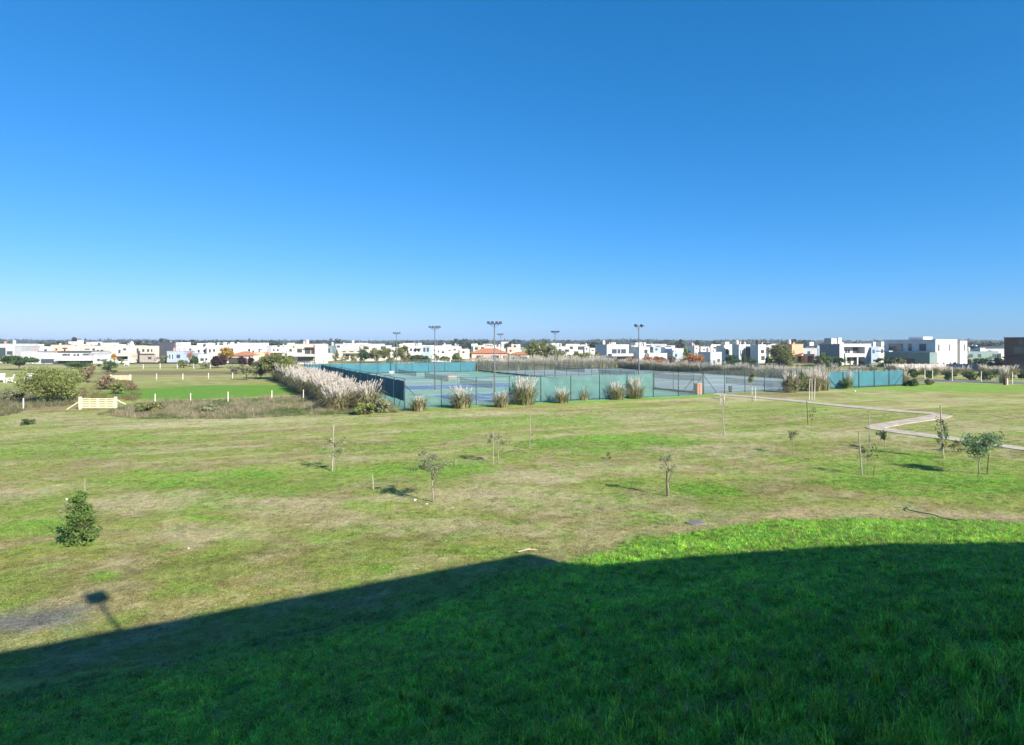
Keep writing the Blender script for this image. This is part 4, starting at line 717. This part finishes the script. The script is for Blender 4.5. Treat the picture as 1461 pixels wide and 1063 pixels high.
yy = rw.uniform(950, 1500, nW); xx = rw.uniform(-1, 1, nW) * yy * .95; hh = 6.5 + 9 * fbm(xx * .02, yy * .01, 77)
pts = np.stack([xx, yy, rw.uniform(0, 1, nW) ** .7 * hh], 1); v, f = leaves(pts, 2.6, rw)
o = link('far_woods', npmesh('far_woods', v, f, M['far'])); o['kind'] = 'stuff'; o['label'] = 'hazy belt of far woods along the horizon'; o['category'] = 'woods'

# ------------------------------------------------------------------ pampas grass
def pampas_meshes(seed, nb=230, npl=26, R_=1.0, Hh=1.35, lift=1.0):
    r = random.Random(seed); vs, fs = [], []
    for i in range(nb):
        a = r.uniform(0, 6.283); r0 = r.uniform(0, .62); out = r.uniform(.3, 1.15) * R_; h = Hh * r.uniform(.4, 1.25); w = r.uniform(.022, .05)
        d = Vector((math.cos(a), math.sin(a), 0)); s = Vector((-d.y, d.x, 0)); b0 = d * r0; o = len(vs)
        for k in range(4):
            t = k / 3; p = b0 + d * out * t ** 1.4 + Vector((0, 0, h * (math.sin(min(t * 1.9, 1.57)) - .35 * t ** 3 * out))); ww = w * (1 - t * .85)
            vs += [p - s * ww, p + s * ww]
        fs += [(o + 2 * k, o + 2 * k + 1, o + 2 * k + 3, o + 2 * k + 2) for k in range(3)]
    leaf = MB().quads(vs, fs).mesh('leaf_mound', M['mound']); vs, fs = [], []
    for i in range(npl):
        a = r.uniform(0, 6.283); lean = r.uniform(.05, .7) * R_; h = Hh * r.uniform(1.1, 1.55) * lift; d = Vector((math.cos(a), math.sin(a), 0)); s = Vector((-d.y, d.x, 0))
        base = d * .1; top = d * (lean + .1) + Vector((0, 0, h)); st = (top - base).normalized(); o = len(vs)
        vs += [base - s * .008, base + s * .008, top]; fs.append((o, o + 1, o + 2)); L_ = r.uniform(.45, .7)
        for k in range(26):
            t = k / 25; c = top - st * L_ * (1 - t) + Vector((0, 0, 0)); dr = Vector((r.gauss(0, 1), r.gauss(0, 1), r.gauss(0, .4))).normalized()
            rad = .085 * math.sin(math.pi * (.12 + .8 * t)) + .01; e_ = c + dr * rad + st * .13 + Vector((0, 0, -.03)); wv = st.cross(dr).normalized() * .022; o = len(vs)
            vs += [c - wv, c + wv, e_]; fs.append((o, o + 1, o + 2))
    return leaf, MB().quads(vs, fs).mesh('plumes', M['plume'])
PM = [pampas_meshes(500 + i) for i in range(4)] + [pampas_meshes(510 + i, npl=46, lift=1.05) for i in range(3)] + [pampas_meshes(520 + i, npl=14, nb=200, lift=.85) for i in range(2)]
def pampas(label, loc, kind, h, w, group=None, rz=None):
    t = thing('pampas_clump', label, 'pampas grass', loc, rr.uniform(0, 6.28) if rz is None else rz, group)
    link('leaf_mound', PM[kind][0], t); link('plumes', PM[kind][1], t); sc = h / 1.95; t.scale = (w / 1.5, w / 1.5, sc); return t
front = [(548, 585, 565, 20, 7, 'short dry pampas clump left of the front corner post'), (597, 586, 560, 22, 7, 'pampas clump just right of the navy screen corner'), (658, 582, 552, 28, 0, 'broad pampas clump before the blue court'), (715, 581, 554, 20, 7, 'pampas clump at the foot of the tallest looking floodlight pole'),
         (749, 577, 540, 29, 4, 'tallest pampas clump with white plumes before the teal windscreen'), (802, 575, 553, 18, 1, 'small pampas clump before the middle of the teal windscreen'), (832, 571, 551, 15, 2, 'narrow pampas clump right of the middle of the teal windscreen'),
         (880, 570, 545, 20, 3, 'pampas clump left of the two headed pole'), (907, 568.5, 541, 20, 5, 'pampas clump with pale plumes at the foot of the two headed pole')]
for (px, b, tp, w, kind, lab) in front:
    p = P(px, b); pampas(lab, p, kind, EYE - (tp - HOR) * p.y / FPX, w * p.y / FPX * 1.2, rz=None)
for i, (px, b, tp, w, kind, lab) in enumerate([(1128, 560, 532, 22, 4, 'plumed pampas at the left of the shrub group right of the grey courts'), (1160, 558, 528, 24, 5, 'plumed pampas in the shrub group before the right teal screen'), (1175, 557, 533, 18, 6, 'plumed pampas at the right side of the shrub group'), (1209, 554, 530, 16, 4, 'plumed pampas before the right teal screen'), (1433, 547, 524, 14, 5, 'tall plumed pampas behind the short white marker by the road'), (1100, 558, 540, 0, 7, '')]):
    if w: p = P(px, b); pampas(lab, p, kind, EYE - (tp - HOR) * p.y / FPX, w * p.y / FPX)
GL = 'pampas clumps in the row left of the navy windscreen'
n = 0
for t_i in range(34):
    t_ = 1.0 + t_i * 1.75
    for off in (-3.6, -6.0):
        if off == -3.6 and t_i % 4 == 3: continue
        p = CT(off + rr.uniform(-.5, .5), t_ + rr.uniform(-.5, .5)); 
        near = t_i < 2 and off == -3.6
        pampas(f'{(ORD + ["fifth last", "fourth last", "third last", "last but one"])[t_i] if t_i < 33 else "last"} pampas clump from the near end, {"inner" if off > -5 else "outer"} line beside the navy windscreen', p, rr.choice([4, 5, 6, 0]), rr.uniform(1.9, 2.8), rr.uniform(1.8, 2.8), GL); n += 1
GH = 'pampas clumps in the hedge behind the courts'
for i in range(24):
    p = CT(37.5 + i * 1.75, 77 + rr.uniform(-.7, .7)); pampas(f'{ORD[i]} pampas clump from the left in the hedge behind the right courts', p, rr.choice([4, 5, 6, 0, 2]), rr.uniform(2.7, 3.5), rr.uniform(2.0, 2.8), GH)
for i in range(44):
    p = CT(80 + rr.uniform(-.8, .8), 76 - i * 1.75); pampas((f'{ORD[i]} pampas clump from the far end in the hedge closing the right courts' if i < 22 else f'{ORD[43 - i]} pampas clump from the near end in the hedge closing the right courts'), p, rr.choice([4, 0, 2, 3, 1]), rr.uniform(1.8, 2.7), rr.uniform(1.8, 2.8), 'pampas clumps in the hedge at the right end')
for i in range(16):
    px = 1195 + i * 17 + rr.uniform(-5, 5); p = P(px, 534 + rr.uniform(-1.5, 2)); pampas(f'{ORD[i]} low pampas clump from the left in the line along the road', p, rr.choice([4, 5, 0, 8]), rr.uniform(1.6, 2.4), rr.uniform(1.6, 2.6), 'low pampas clumps by the road')

# ------------------------------------------------------------------ young trees, stakes in the field
def base(px, py): p = P(px, py); p.z = float(zg(p.x, p.y)); return p
def stake(label, px, base_y, top_y, lean=0, r_=.03, m_='stake', name='wooden_stake', cat='stake'):
    p = base(px, base_y); h = (base_y - top_y) * p.y / FPX; dx = lean * p.y / FPX
    o = MB().tube([(0, 0, -.1), (dx * .5, .01, h * .5), (dx, 0, h)], [r_, r_ * .95, r_ * .8], 7).build(name, M[m_], None, p); return tag(o, label, cat)
def sapling(label, px, by, ty, w, lm, n, leaf, seed, low=.5, tr=.03, limbs=6, bm='bark', clumps=10, tight=.35, lean=0, cone=0., name='young_tree', cat='young tree', flat=.7):
    p = base(px, by); h = (by - ty) * p.y / FPX; rx = w * p.y / FPX / 2; lo = h * low
    return make_tree(name, label, cat, p, h, rx, (h + lo) / 2, (h - lo) / 2, n, leaf, M[lm], M[bm], seed, trunk_r=tr, clumps=clumps, tight=tight, limbs=limbs, lean=lean, cone=cone, flat=flat)
sapling('dense young green conifer-like bush at the lower left of the field', 113, 776, 697, 64, 'leaf', 8000, .042, 201, .0, .03, 5, 'barkd', clumps=120, tight=.27, cone=.85, name='young_bush', cat='bush', flat=1)
MB_ = sapling('thin bare shoots leaning left out of the dense young bush', 96, 772, 712, 22, 'leafgrey', 110, .03, 202, .4, .012, 6, name='sapling')
stake('thin pale stake rising behind the dense young bush', 121, 770, 683, 0, .012)
stake('tall straight stake beside the leftmost sparse sapling', 474, 672, 606, 2, .035)
sapling('sparse sapling with few leaves tied to the tall left stake', 477, 672, 622, 44, 'leafgrey', 420, .055, 203, .4, .015, 7)
stake('short cut stake left of the spreading young tree', 532.5, 698, 678, -1, .03)
sapling('spreading young tree with thin grey green crown in the middle left of the field', 617, 717, 643, 70, 'leafgrey', 1700, .042, 204, .5, .032, 11, tight=.3, clumps=20)
stake('thin dark stake beside the pale wispy sapling', 704, 663, 614, -1, .018)
sapling('pale wispy sapling with leafy crown in the centre of the field', 711, 661, 612, 34, 'leafgrey', 650, .045, 205, .35, .022, 9, tight=.28)
stake('tall thin pole left of centre with small leaves at its foot', 756, 641, 587, 1, .02)
sapling('tiny sapling at the foot of the thin centre pole', 759, 641, 616, 12, 'leafgrey', 60, .045, 206, .2, .012, 4)
sapling('small young tree with dark tied trunk and pale thin crown right of centre', 953, 708, 640, 30, 'leafgrey', 420, .04, 207, .45, .03, 8, tight=.3)
stake('short dark stake tied to the trunk right of centre', 951.5, 708, 671, 0, .03, 'barkd')
stake('tall thin pale pole behind the centre right of the field', 1033.5, 623, 556, -4, .03)
sapling('thin leafless sapling wrapped round the tall pale pole', 1032, 622, 562, 16, 'leafo', 60, .06, 208, .6, .012, 6)
stake('short stub stake near the tall pale pole', 1025, 579, 570, 0, .03)
sapling('low dry wisp of a shrub in the centre of the field', 869, 655, 644, 12, 'leafo', 160, .04, 209, .05, .008, 6, name='shrub', cat='shrub')
sapling('round twiggy shrub on a thin stem in the right part of the field', 1130.5, 648, 611, 22, 'leafo', 420, .04, 210, .5, .012, 10, tight=.4, name='shrub', cat='shrub')
stake('thin dark stake by the small sapling before the upper path', 1153, 607, 572, -2, .03, 'barkd')
sapling('small leafy sapling before the upper path', 1158, 608, 577, 12, 'leafo', 110, .06, 211, .2, .012, 5)
for i, (px, lean) in enumerate([(1154.5, 1), (1158.5, 0), (1162, 1)]):
    stake(['left', 'middle', 'right'][i] + ' one of three tall pale stakes before the shrub group', px, 570.5, 540, lean, .035, 'postw')
for i, (px, lean) in enumerate([(1028.5, 0), (1033, 1)]):
    stake(['left', 'right'][i] + ' one of two pale stakes before the brick pillar fence', px, 577, 563, lean, .04, 'postw')
for i, (px, b) in enumerate([(1073, 572), (1078, 572)]): stake(['left', 'right'][i] + ' one of two pale stakes by the path before the grey courts', px, b, 552, 0, .035, 'postw')
sapling('small dark tree between the stakes before the grey courts', 1073, 572, 530, 14, 'leafo', 500, .09, 212, .55, .03, 5)
stake('tall grey stake leaning left, left of the pair of saplings', 1230, 678, 615, -5, .035)
sapling('sapling with scattered dark leaves beside the leaning stake', 1238, 678, 628, 26, 'leafd', 170, .055, 213, .35, .016, 7)
stake('thin short dark stick at the right of the sapling pair', 1246, 678, 664, 2, .016, 'barkd')
stake('tall dark stake before the path hairpin', 1241, 640, 590, -1, .03)
sapling('low spreading sapling right of the tall dark stake', 1262, 641, 614, 26, 'leafd', 260, .07, 214, .5, .016, 6)
stake('tallest grey stake near the right, rising over the path', 1346.5, 654, 578, -5, .04)
sapling('dark sapling climbing the tallest grey stake', 1345, 654, 586, 24, 'leafd', 420, .055, 215, .1, .02, 12, clumps=22, tight=.2)
sapling('dense leafy young tree with blue green crown at the right', 1397, 677, 613, 56, 'leafb', 2600, .055, 216, .38, .028, 9, clumps=26, tight=.36)
stake('dark stake right of the dense blue green young tree', 1408, 677, 620, 6, .025, 'barkd')
sapling('low twiggy bush between the tallest stake and the dense young tree', 1368, 645, 627, 30, 'leafo', 280, .06, 217, .1, .012, 7, name='shrub', cat='shrub')
sapling('dark spiky weed clump at the far left above the field', 40, 606, 597, 20, 'leafd', 500, .07, 218, .02, .01, 3, name='weed_clump', cat='weeds', tight=.45)

# ------------------------------------------------------------------ posts and gates on the left
pmW = MB().box(-.036, .036, -.036, .036, -.1, 1.45).mesh('fence_post', M['postw'])
def wpost(label, px, b, group, top=None, sc=1):
    o = link('fence_post', pmW, None, P(px, b)); o.rotation_euler.z = .2; o['label'] = label; o['category'] = 'post'; o['group'] = group
    if top: o.scale = (sc, sc, (b - top) * P(px, b).y / FPX / 1.45)
    return o
wpost('white fence post standing alone left of the cream gate', 33.5, 586, 'white fence posts', 568)
for i, (px, b, tp) in enumerate([(221.5, 578, 562), (272, 575, 561), (325.5, 573, 559), (388, 570, 557), (433, 570, 556)]):
    wpost(f'white fence post, {ORD[i]} from the left in the near row by the dry grass', px, b, 'white fence posts', tp)
for i, (px, b, tp) in enumerate([(223.5, 541.5, 533), (261, 541.5, 533), (297.5, 540, 532), (332, 540, 532), (365.5, 540, 532)]):
    wpost(f'white fence post, {ORD[i]} from the left in the middle row beyond the lawn', px, b, 'white fence posts', tp, 1.2)
for i, (px, b, tp) in enumerate([(204.5, 526, 520), (228.5, 526, 518), (253, 526, 519), (276.5, 526, 519), (300, 526, 519)]):
    wpost(f'white fence post, {ORD[i]} from the left in the farthest row before the houses', px, b, 'white fence posts', tp, 1.4)
for i, (px, b, tp) in enumerate([(443.5, 554, 541), (454, 559, 546), (466, 563, 549)]):
    wpost(['left', 'middle', 'right'][i] + ' pale post beside the pampas row', px, b, 'white fence posts', tp)
for i, (px, b, tp) in enumerate([(1319.5, 541, 527), (1330.5, 541, 528), (1358.5, 544, 526), (1400, 545, 530), (1444.5, 548, 531), (1284, 545, 528)]):
    wpost(['pale post behind the olive shrub by the road start', 'pale post right beside the one at the road start', 'tallest pale post by the road with a crossbar', 'thin pale post on the road verge between dark shrubs', 'pale post on the road verge near the right edge', 'slanting pale post at the right end of the teal screen'][i], px, b, 'pale road side posts', tp)
def gate(label, px0, px1, b, tp, rows):
    p0, p1 = P(px0, b), P(px1, b); d = p1 - p0; L_ = d.length; h = (b - tp) * p0.y / FPX
    t = thing('timber_gate', label, 'gate', p0, math.atan2(d.y, d.x)); pmm = MB().box(-.1, .1, -.1, .1, -.1, h).mesh('gate_post', M['gate'])
    link('gate_post', pmm, t); link('gate_post', pmm, t, (L_, 0, 0)); lw = (L_ - .3) / 2
    for k in range(2):
        x0 = .13 + k * (lw + .04); lf = MB().box(x0, x0 + .09, -.03, .03, .1, h * .88).box(x0 + lw - .09, x0 + lw, -.03, .03, .1, h * .88).box(x0 + lw / 2 - .04, x0 + lw / 2 + .04, -.03, .03, .1, h * .88).build('gate_leaf', M['gate'], t)
        for i in range(rows):
            z = .16 + (h * .88 - .22) * i / (rows - 1); MB().box(x0 + .02, x0 + lw - .02, -.055, -.032, z - .043, z + .043).build('board', M['gate'], lf)
    return t, L_, h
g_, L_, h_ = gate('cream painted double gate with horizontal boards and slanting props', 114.5, 165, 584, 566, 6)
for a, b in (((-1.3, 0, 0), (-.1, 0, h_ * .6)), ((L_ + 1.0, 0, .5), (L_ + .1, 0, h_ * .75))): MB().bar(a, b, .08).build('prop', M['gate'], g_)
gate('smaller cream gate farther off behind the reddish dry grass', 158, 186, 543, 534.5, 5)
# garden chairs
def chair(label, px, b, rz):
    t = thing('garden_chair', label, 'chair', P(px, b), rz); w = M['plastic']
    MB().quads([(-.3, -.35, .38), (.3, -.35, .38), (.3, .3, .28), (-.3, .3, .28), (-.3, -.35, .34), (.3, -.35, .34), (.3, .3, .24), (-.3, .3, .24)], [(0, 1, 2, 3), (7, 6, 5, 4), (0, 4, 5, 1), (1, 5, 6, 2), (2, 6, 7, 3), (3, 7, 4, 0)]).build('seat', w, t)
    MB().quads([(-.3, .28, .28), (.3, .28, .28), (.36, .62, 1.05), (-.36, .62, 1.05), (-.3, .32, .26), (.3, .32, .26), (.36, .66, 1.04), (-.36, .66, 1.04)], [(0, 1, 2, 3), (7, 6, 5, 4), (0, 4, 5, 1), (1, 5, 6, 2), (2, 6, 7, 3), (3, 7, 4, 0)]).build('backrest', w, t)
    for x in (-.36, .36):
        MB().box(x - .07, x + .07, -.42, .4, .56, .6).build('armrest', w, t); MB().box(x - .03, x + .03, -.36, -.28, 0, .56).build('leg', w, t); MB().bar((x, -.1, .34), (x, .7, .02), .05, .1).build('leg', w, t)
    t.scale = (1.3, 1.3, 1.3); return t
chair('white slatted garden chair at the left edge of the far lawn', 1, 545, .5); chair('white garden chair with tall back on the far lawn', 12, 546, -.6); chair('lone white garden chair left of the large feathery bush', 41, 544, .3)
chair('white garden chair before the beige carport house', 181, 522, .2)
# small litter, stones, hose
def rock(name, label, cat, px, py, sx, sz, m_, seed):
    p = base(px, py); r = random.Random(seed); bm = bmesh.new(); bmesh.ops.create_icosphere(bm, subdivisions=2, radius=1)
    for v in bm.verts: v.co *= r.uniform(.82, 1.1); v.co.x *= sx; v.co.y *= sx * .8; v.co.z *= sz
    me = bpy.data.meshes.new(name); bm.to_mesh(me); bm.free(); me.materials.append(m_); o = link(name, me, None, p + Vector((0, 0, sz * .4)), r.uniform(0, 3)); return tag(o, label, cat)
rock('white_stone', 'white round stone left of the spreading young tree foot', 'stone', 592, 713.5, .06, .045, M['plastic'], 1)
rock('white_stone', 'flat pale stone at the foot of the spreading young tree', 'stone', 609, 720, .06, .02, M['plastic'], 2)
rock('white_stone', 'small pale stone left of the flat pale stone', 'stone', 600, 724, .02, .02, M['plastic'], 3)
rock('white_stone', 'small white stone in dry grass at the lower left', 'stone', 269, 783, .035, .02, M['plastic'], 4)
rock('white_stone', 'tiny pale stone right of the spreading young tree', 'stone', 646, 725, .02, .02, M['plastic'], 5)
rock('cloth_scrap', 'white cloth scrap caught in the dense young bush', 'cloth', 95, 742, .04, .04, M['rag'], 6).location.z += .75
rock('white_marker', 'small white marker in the grass before the right teal screen', 'marker', 1220, 559, .1, .16, M['plastic'], 7)
p = base(752, 788); tag(MB().bar((-.28, -.08, .05), (.1, .1, .09), .035).bar((.05, .07, .07), (.3, .12, .05), .03).build('stick', M['bench'], None, p), 'pale broken stick lying at the edge of the roof shadow', 'stick')
p = base(992, 746); tag(MB().box(-.3, .3, -.22, .22, -.02, .05).build('drain_cover', M['asphalt'], None, p, .5), 'grey flat drain cover in the dry strip above the green bank', 'drain cover')
p = P(1434.5, 549); t_ = thing('short_marker', 'short pale marker post with dark side by the road at the right', 'marker', p, .3)
MB().box(-.25, .12, -.2, .2, -.05, .95).build('dark_box', M['brickd'], t_); MB().box(.125, .32, -.18, .18, -.05, 1.0).build('pale_post', M['cream'], t_)
hp = [base(*q) for q in [(1299, 723.5), (1296, 725), (1294, 727.5), (1297, 730), (1305, 732), (1318, 735), (1332, 738), (1345, 741), (1357, 743), (1366, 745)]]
tag(MB().tube([q + Vector((0, 0, .07)) for q in hp], .022, 6).build('garden_hose', M['hose'], None, (0, 0, 0), smooth=True), 'dark green garden hose lying in a hook on the grass', 'hose')

# ------------------------------------------------------------------ grass (stuff): tufts scattered as instances of pieces held in the same mesh
def tuft(seed, n, h, spread, w, droop=.5, segs=3):
    r = random.Random(seed); vs, fs = [], []
    for i in range(n):
        a = r.uniform(0, 6.283); rr_ = spread * math.sqrt(r.random()); b = Vector((math.cos(a) * rr_, math.sin(a) * rr_, -.01)); a2 = r.uniform(0, 6.283)
        d = Vector((math.cos(a2), math.sin(a2), 0)); s = Vector((-d.y, d.x, 0)); hh = h * r.uniform(.45, 1.15); o = len(vs); lean = droop * r.uniform(.2, 1.2) * hh
        for k in range(segs):
            t = k / segs; p = b + d * lean * t * t + Vector((0, 0, hh * (t - .25 * t * t * droop))); vs += [p - s * w * (1 - t * .7), p + s * w * (1 - t * .7)]
        vs.append(b + d * lean * 1.05 + Vector((0, 0, hh * (1 - .3 * droop))))
        for k in range(segs - 1): fs.append((o + 2 * k, o + 2 * k + 1, o + 2 * k + 3, o + 2 * k + 2))
        fs.append((o + 2 * segs - 2, o + 2 * segs - 1, o + 2 * segs))
    return vs, fs
def scatter(name, label, cat, pts, scl, tint, tufts, m_):
    n = len(pts); allv = [tuple(p) for p in pts]; allf = []; role = [0] * n
    for k, (vs, fs) in enumerate(tufts):
        o = len(allv); allv += [tuple(v) for v in vs]; allf += [tuple(i + o for i in f) for f in fs]; role += [k + 1] * len(vs)
    me = bpy.data.meshes.new(name); me.from_pydata(allv, [], allf); me.materials.append(m_); T = len(allv)
    def attr(nm, ty, data, key): a = me.attributes.new(nm, ty, 'POINT'); a.data.foreach_set(key, data)
    rg = np.random.default_rng(n); K = len(tufts)
    rot = np.zeros((T, 3), np.float32); rot[:n, 2] = rg.uniform(0, 6.283, n); rot[:n, 0] = rg.normal(0, .12, n); rot[:n, 1] = rg.normal(0, .12, n)
    sc = np.ones((T, 3), np.float32); sc[:n] = scl; tn = np.ones((T, 3), np.float32); tn[:n] = tint
    attr('role', 'INT', np.array(role, np.int32), 'value'); attr('pick', 'INT', np.concatenate([rg.integers(0, K, n), np.zeros(T - n)]).astype(np.int32), 'value')
    attr('rot', 'FLOAT_VECTOR', rot.ravel(), 'vector'); attr('scl', 'FLOAT_VECTOR', sc.ravel(), 'vector'); attr('tint', 'FLOAT_VECTOR', tn.ravel(), 'vector')
    ob = link(name, me); g = bpy.data.node_groups.new(name + '_nodes', 'GeometryNodeTree')
    g.interface.new_socket('Geometry', in_out='INPUT', socket_type='NodeSocketGeometry'); g.interface.new_socket('Geometry', in_out='OUTPUT', socket_type='NodeSocketGeometry')
    N = g.nodes; L = g.links; gi = N.new('NodeGroupInput'); go = N.new('NodeGroupOutput')
    def na(nm, ty): a = N.new('GeometryNodeInputNamedAttribute'); a.data_type = ty; a.inputs['Name'].default_value = nm; return next(s for s in a.outputs if s.enabled and s.name == 'Attribute')
    ro = na('role', 'INT')
    def sel(k):
        c = N.new('FunctionNodeCompare'); c.data_type = 'INT'; c.operation = 'EQUAL'; ins = [s for s in c.inputs if s.enabled]; L.new(ro, ins[0]); ins[1].default_value = k
        s = N.new('GeometryNodeSeparateGeometry'); s.domain = 'POINT'; L.new(gi.outputs[0], s.inputs['Geometry']); L.new(c.outputs[0], s.inputs['Selection']); return s.outputs[0]
    ti = N.new('GeometryNodeGeometryToInstance')
    for k in range(K): L.new(sel(k + 1), ti.inputs[0])
    ip = N.new('GeometryNodeInstanceOnPoints'); L.new(sel(0), ip.inputs['Points']); L.new(ti.outputs[0], ip.inputs['Instance']); ip.inputs['Pick Instance'].default_value = True
    L.new(na('pick', 'INT'), ip.inputs['Instance Index']); L.new(na('rot', 'FLOAT_VECTOR'), ip.inputs['Rotation']); L.new(na('scl', 'FLOAT_VECTOR'), ip.inputs['Scale'])
    L.new(ip.outputs[0], go.inputs[0]); md = ob.modifiers.new('scatter', 'NODES'); md.node_group = g
    ob['kind'] = 'stuff'; ob['label'] = label; ob['category'] = cat; return ob
def inview(y0, y1, n, rg, pad=.05, power=1.):
    # even density over the wedge in view between y0 and y1
    y = np.sqrt(rg.uniform(y0 ** 2, y1 ** 2, n)); x = rg.uniform(-1, 1, n) * (.812 + pad) * y; return x, y
rg = np.random.default_rng(31)
# long turf of the bank
X_, Y_ = [], []
for y0, y1, dens in ((3.4, 7, 190), (7, 12, 150), (12, 24, 110)):
    n = int((y1 ** 2 - y0 ** 2) * .87 * dens); x, y = inview(y0, y1, n, rg, .06); X_.append(x); Y_.append(y)
x = np.concatenate(X_); y = np.concatenate(Y_)
col, lush, dry, mud, bank = paint(x, y)
keep = (bank > .35) & (rg.random(len(x)) < .35 + .65 * lush); x, y, col, lush = x[keep], y[keep], col[keep], lush[keep]
cl = fbm(x * 1.4, y * 1.4, 400, 3); cl2 = fbm(x * 4, y * 4, 410, 2); n = len(x)
hsc = (.7 + .45 * sstep(.35, .75, cl) + .35 * sstep(.5, .8, cl2)) * (.55 + .45 * lush) * (.8 + .75 * sstep(13, 5, y) * sstep(-5, 4, x))
s3 = np.stack([.8 + .4 * rg.random(n), .8 + .4 * rg.random(n), hsc * rg.uniform(.6, 1.45, n)], 1)
tint = col * (.4 + 1.25 * rg.random((n, 1))) * (.8 + .5 * cl[:, None]); straw = (rg.random(n) < .06) * 1.; tint = tint * (1 - straw[:, None]) + np.array([.38, .34, .17]) * straw[:, None]
tint[:, 0] *= rg.uniform(.65, 1.35, n)
scatter('bank_grass', 'long lush green grass on the bank in and above the roof shadow', 'grass', np.stack([x, y, zg(x, y)], 1), s3, tint,
        [tuft(700 + i, 22, .11, .08, .006, .9) for i in range(5)] + [tuft(720 + i, 12, .19, .05, .0065, .8) for i in range(2)] + [tuft(730, 14, .07, .07, .011, 1.3, 2)], grassmat('grass_blade'))
# short field turf
X_, Y_ = [], []
for y0, y1, dens in ((12, 20, 110), (20, 30, 70), (30, 42, 34), (42, 62, 12)):
    n = int((y1 ** 2 - y0 ** 2) * .87 * dens); a, b = inview(y0, y1, n, rg, .04); X_.append(a); Y_.append(b)
x = np.concatenate(X_); y = np.concatenate(Y_); col, lush, dry, mud, bank = paint(x, y)
keep = (bank < .4) & (rg.random(len(x)) > mud * .8); sa = (x - A0.x) * .902 + (y - A0.y) * .432; ta = -(x - A0.x) * .432 + (y - A0.y) * .902
keep &= ~((ta > -.2) & (sa > -.5) & (sa < 78))
x, y, col, lush, dry = x[keep], y[keep], col[keep], lush[keep], dry[keep]; n = len(x); cl = fbm(x * 2.2, y * 2.2, 430, 3)
s3 = np.stack([.9 + .6 * rg.random(n), .9 + .6 * rg.random(n), (.35 + .75 * lush + .5 * sstep(.5, .75, cl)) * rg.uniform(.7, 1.3, n)], 1) * (1 + .35 * sstep(25, 45, y))[:, None]
tint = col * (.5 + 1.15 * rg.random((n, 1))); tint[:, 0] *= rg.uniform(.85, 1.2, n)
scatter('field_grass', 'short patchy green and straw coloured grass of the open field', 'grass', np.stack([x, y, zg(x, y)], 1), s3, tint,
        [tuft(740 + i, 22, .06, .11, .0045, 1.0, 2) for i in range(5)], grassmat('grass_blade'))
# rough dry grass strips
def rough(poly, n, seed):
    q = [P(*p) for p in poly]; xs = np.array([p.x for p in q]); ys = np.array([p.y for p in q]); r = np.random.default_rng(seed)
    x = r.uniform(xs.min(), xs.max(), n); y = r.uniform(ys.min(), ys.max(), n); ins = np.zeros(n, bool); j = len(q) - 1
    for i in range(len(q)):
        c = ((ys[i] > y) != (ys[j] > y)) & (x < (xs[j] - xs[i]) * (y - ys[i]) / (ys[j] - ys[i] + 1e-9) + xs[i]); ins ^= c; j = i
    return x[ins], y[ins]
tuf = [tuft(760 + i, 26, .46, .22, .011, .8) for i in range(4)] + [tuft(770, 18, .68, .16, .01, .6)]
rx_, ry_ = rough([(140, 592), (185, 578), (225, 573), (330, 570), (450, 566), (480, 560), (560, 582), (566, 589), (470, 592), (330, 598), (200, 598)], 11000, 5); n = len(rx_); f1 = sstep(.35, .65, fbm(rx_ * .45, ry_ * .6, 500))[:, None]
tint = np.array([.42, .36, .22]) * (1 - f1) + np.array([.17, .22, .07]) * f1; tint = tint * rg.uniform(.7, 1.3, (n, 1))
scatter('rough_grass', 'tall dry tan grass strip in front of the white post fence', 'dry grass', np.stack([rx_, ry_, np.zeros(n)], 1), np.stack([np.ones(n)] * 2 + [rg.uniform(.2, 1.1, n) * (.5 + .9 * (1 - f1[:, 0]))], 1), tint, tuf, grassmat('grass_blade'))
rx_, ry_ = rough([(110, 572), (118, 548), (150, 541), (190, 545), (202, 560), (196, 575), (165, 570)], 3600, 6); n = len(rx_); f1 = fbm(rx_ * .5, ry_ * .5, 510)[:, None]; kk = rg.random(n) < sstep(.36, .6, f1[:, 0]) + .15; rx_, ry_, f1 = rx_[kk], ry_[kk], f1[kk]; n = len(rx_)
tint = (np.array([.30, .18, .10]) * (1.2 - f1) + np.array([.10, .13, .04]) * f1) * rg.uniform(.7, 1.3, (n, 1))
scatter('rough_grass', 'reddish brown tall dry grass behind the cream gate', 'dry grass', np.stack([rx_, ry_, np.zeros(n)], 1), np.stack([np.ones(n) * 1.2] * 2 + [rg.uniform(.3, 2.3, n) * f1[:, 0]], 1), tint, tuf, grassmat('grass_blade'))
rx_, ry_ = rough([(-20, 600), (-20, 562), (20, 556), (60, 565), (108, 570), (110, 578), (60, 582)], 5000, 7); n = len(rx_); f1 = fbm(rx_ * .35, ry_ * .35, 520)[:, None]
tint = (np.array([.24, .19, .12]) * (1.3 - f1) + np.array([.10, .15, .05]) * f1) * rg.uniform(.7, 1.3, (n, 1))
scatter('rough_grass', 'mixed green and brown rough grass at the left edge below the large bush', 'rough grass', np.stack([rx_, ry_, np.zeros(n)], 1), np.stack([np.ones(n)] * 2 + [rg.uniform(.6, 1.5, n)], 1), tint, tuf, grassmat('grass_blade'))
